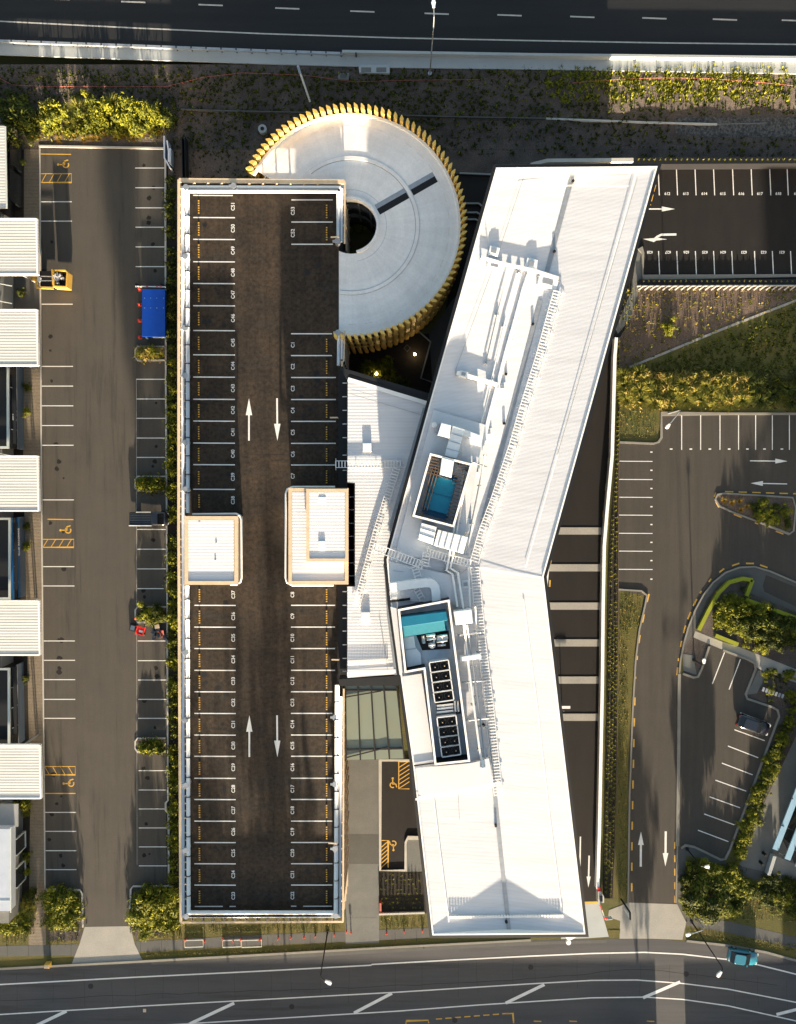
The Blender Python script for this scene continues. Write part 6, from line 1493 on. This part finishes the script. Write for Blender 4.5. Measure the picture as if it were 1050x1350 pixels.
# lower right garden
gd=[(953,803,1.0,1.1,'bush_mid'),(966,792,1.0,1.1,'bush_mid'),(956,815,1.1,1.1,'bush_yel'),(976,806,1.3,2.6,'bush_yel'),(946,820,.8,.8,'bush_yel'),(966,826,1.0,.9,'bush_yel'),(988,822,1.6,2.9,'bush_dark'),(1004,828,1.7,3.1,'bush_dark'),(1000,808,1.4,1.6,'bush_mid'),(1020,818,1.4,1.6,'bush_dark'),(988,836,1.1,1.1,'bush_mid'),(1024,836,1.6,1.8,'bush_dark'),(1040,828,1.3,1.5,'bush_dark'),(1005,850,1.1,1.1,'bush_yel'),(1045,845,1.1,1.0,'bush_dark'),(980,776,1.0,.9,'tuft_d')]
for x,y,r,h,k in gd: plant(k,x,y,r,h,'garden_bush','garden bush inside the lime green wall at the lower right','bush','bushes inside the lime green wall')
for i in range(46):
    t_=rv.random(); x=1012+rv.uniform(0,38); y=868+(x-1012)*.38+rv.uniform(8,58)
    if x<1060: plant('tuft_d' if rv.random()<.75 else 'bush_mid',x,y,rv.uniform(.4,.7),rv.uniform(.4,.7),'bed_shrub','low dark shrub in the bed around the grey bench','shrub','shrubs in the bench bed')
for i in range(34):
    t_=i/33; x=1034-66*t_+rv.uniform(-4,5)+4; y=952+176*t_+rv.uniform(-3,3)
    plant('bush_yel' if rv.random()<.45 else 'bush_mid' if rv.random()<.5 else 'bush_dark',x,y,rv.uniform(.6,.95),rv.uniform(.6,1.0),'strip_shrub','shrub in the slanting strip beside the lower right car park','shrub','shrubs in the slanting strip')
# hedge bushes below the south path
for i in range(20):
    x=915+i*7+rv.uniform(-2,2); y=1140+i*3.2+rv.uniform(-5,6)
    if x>955: plant('bush_mid' if rv.random()<.5 else 'bush_dark',x,y,rv.uniform(.9,1.2),rv.uniform(.8,1.1),'hedge_bush','olive bush in the hedge below the entry plaza','bush','hedge below the entry plaza')
for i in range(11):
    x=908+i*6; plant('bush_yel' if i%2 else 'bush_mid',x+rv.uniform(-1,1),1202+rv.uniform(-3,3),.8,.9,'hedge_bush','low yellow bush in the front row under the round tree','bush','front row under the round tree')
for x,y,k in ((914,1150,'bush_dark'),(926,1146,'bush_mid'),(940,1150,'bush_mid'),(955,1160,'bush_yel'),(966,1152,'bush_yel'),(968,1166,'bush_yel'),(908,1165,'bush_dark'),(909,1182,'bush_mid')):
    plant(k,x,y,1.2,1.3,'garden_bush','bush crowding around the round tree at the lower right','bush','bushes around the round tree')
for x,y in ((1020,1160),(1035,1166),(1050,1172)): plant('bush_dark',x,y,1.2,1.0,'garden_bush','dark green bush below the entrance step at the lower right','bush','bushes below the entrance step')
# trees
def tree(px,py,h,r,label,mats,seed,n=2600,leaf=.17,group=None,cat='tree',world=None,trunk=.16):
    rnd=random.Random(seed); q=world if world is not None else P(px,py,h*.65); q=Vector((q.x,q.y,0))
    t=thing('tree',q,label,cat,group)
    b=MB(); b.tube([q,q+Vector((.1,0,h*.3)),q+Vector((0,.1,h*.62))],trunk,9,trunk*.5); ends=[]
    for i in range(9):
        a=i*.7+rnd.uniform(-.3,.3); s=q+Vector((0,.05,h*rnd.uniform(.28,.6))); e=q+Vector((math.cos(a)*r*rnd.uniform(.45,.8),math.sin(a)*r*rnd.uniform(.45,.8),h*rnd.uniform(.6,.88)))
        b.tube([s,(s+e)/2+Vector((0,0,.15)),e],trunk*.4,6,.03); ends.append(e)
    b.build('trunk','bark',t)
    cl=[(e,rnd.uniform(.26,.42)*r,rnd.random()) for e in ends]+[(q+Vector((rnd.gauss(0,.42)*r,rnd.gauss(0,.42)*r,h*rnd.uniform(.62,.95))),rnd.uniform(.22,.38)*r,rnd.random()) for _ in range(12)]
    b=MB()
    for i in range(n):
        c,rr,w=rnd.choice(cl); d=Vector((rnd.gauss(0,1),rnd.gauss(0,1),rnd.gauss(0,1))).normalized(); p=c+d*rr*rnd.uniform(.5,1.05)
        nrm=(d+Vector((rnd.uniform(-.8,.8),rnd.uniform(-.8,.8),rnd.uniform(0,1)))).normalized(); a=nrm.cross(Vector((rnd.uniform(-1,1),rnd.uniform(-1,1),rnd.uniform(-1,1)))).normalized(); b_=nrm.cross(a); s=leaf*rnd.uniform(.6,1.3)
        b.cur=0 if w+rnd.uniform(-.25,.25)<.5 else 1; b.face([p-a*s,p+b_*s*.45,p+a*s,p-b_*s*.45])
    b.build('crown',mats,t); return t
tree(937,1180,3.8,3.1,'round leafy tree between the lower driveway and the lawn',['leaf_mid','leaf_dark'],2,5200,.2)
# unseen trees, added across the road to cast long shadows into view
for i,(x,y,h,r) in enumerate(((240,1440,20,5),(310,1450,19,5.5),(385,1440,20,5.5),(845,1420,6.2,3.0),(70,1425,6,2.5))):
    tree(x,y,h,r,'leafy tree added south of the frame to cast shade',['leaf_mid','leaf_dark'],30+i,1500,.38,group='added shade trees across the road',world=P(x,y,0),trunk=.16)
for i,(x0,x1) in enumerate(((-150,868),(906,1200))):  # unseen walls added to shade the road; the gap leaves a sunlit strip
    t=thing('shade_wall',P((x0+x1)/2,1412,0),'long low wall added south of the frame to shade the main road','wall','added shade walls across the road'); b=MB(); b.prism([P(x0,1410,0),P(x1,1410,0),P(x1,1413,0),P(x0,1413,0)],0,1.9); b.build('wall_body','house_wall',t); b=MB(); b.prism([P(x0,1409,0),P(x1,1409,0),P(x1,1414,0),P(x0,1414,0)],1.9,2.0); b.build('coping','concrete',t)
t=thing('shade_block',P(1110,1520,0),'plain pale block added south east of the frame to cast shade','building')  # unseen block, added for the straight shadow it throws over the right side
b=MB(); b.prism([P(1040,1480,0),P(1400,1480,0),P(1400,1570,0),P(1040,1570,0)],0,17); b.build('wall','house_wall',t)
b=MB(); b.prism([P(1037,1477,0),P(1403,1477,0),P(1403,1573,0),P(1037,1573,0)],17,17.4); b.build('roof','house_roof',t)
for z in (2,5.5,9,12.5): b=MB(); a=P(1050,1480,0); c=P(1390,1480,0); b.box(a.x,c.x,a.y-.02,a.y+.04,z,z+1.8); b.build('window','glass_dark',t)
# courtyard plants
for x,y in((482,488),(490,484),(502,489),(512,480),(520,498),(535,505),(478,495)): plant('flaxd' if x%2 else 'bush_mid',x,y,.9,.8,'courtyard_shrub','shrub in the dark courtyard below the spiral ramp','shrub','shrubs in the dark courtyard')
plant('bush_mid',472,300,1.0,1.2,'courtyard_shrub','small shrub at the bottom of the spiral ramp well','shrub')
# ------------------------------------------------------------------ world and light
EL,AZ=7.5,R(180-2.5)   # azimuth measured from +Y clockwise (sun to the south, a touch east)
sd=Vector((math.sin(AZ)*math.cos(R(EL)),math.cos(AZ)*math.cos(R(EL)),math.sin(R(EL))))
w=bpy.data.worlds.new('World'); S.world=w; w.use_nodes=True; nt=w.node_tree
sky=nt.nodes.new('ShaderNodeTexSky'); sky.sky_type='NISHITA'; sky.sun_disc=False; sky.sun_elevation=R(EL); sky.sun_rotation=AZ
sky.air_density=1.0; sky.dust_density=3.0; sky.ozone_density=.5
nt.links.new(sky.outputs[0],nt.nodes['Background'].inputs[0]); nt.nodes['Background'].inputs[1].default_value=.085
sl=bpy.data.lights.new('sun','SUN'); so=bpy.data.objects.new('sun',sl); COL.objects.link(so); sl.energy=5; sl.angle=R(.7); sl.color=(1,.83,.62)
so.rotation_euler=sd.to_track_quat('Z','Y').to_euler()
S.view_settings.view_transform='Standard'; S.view_settings.look='None'; S.view_settings.exposure=2.4; S.view_settings.gamma=1
S.render.engine='CYCLES'
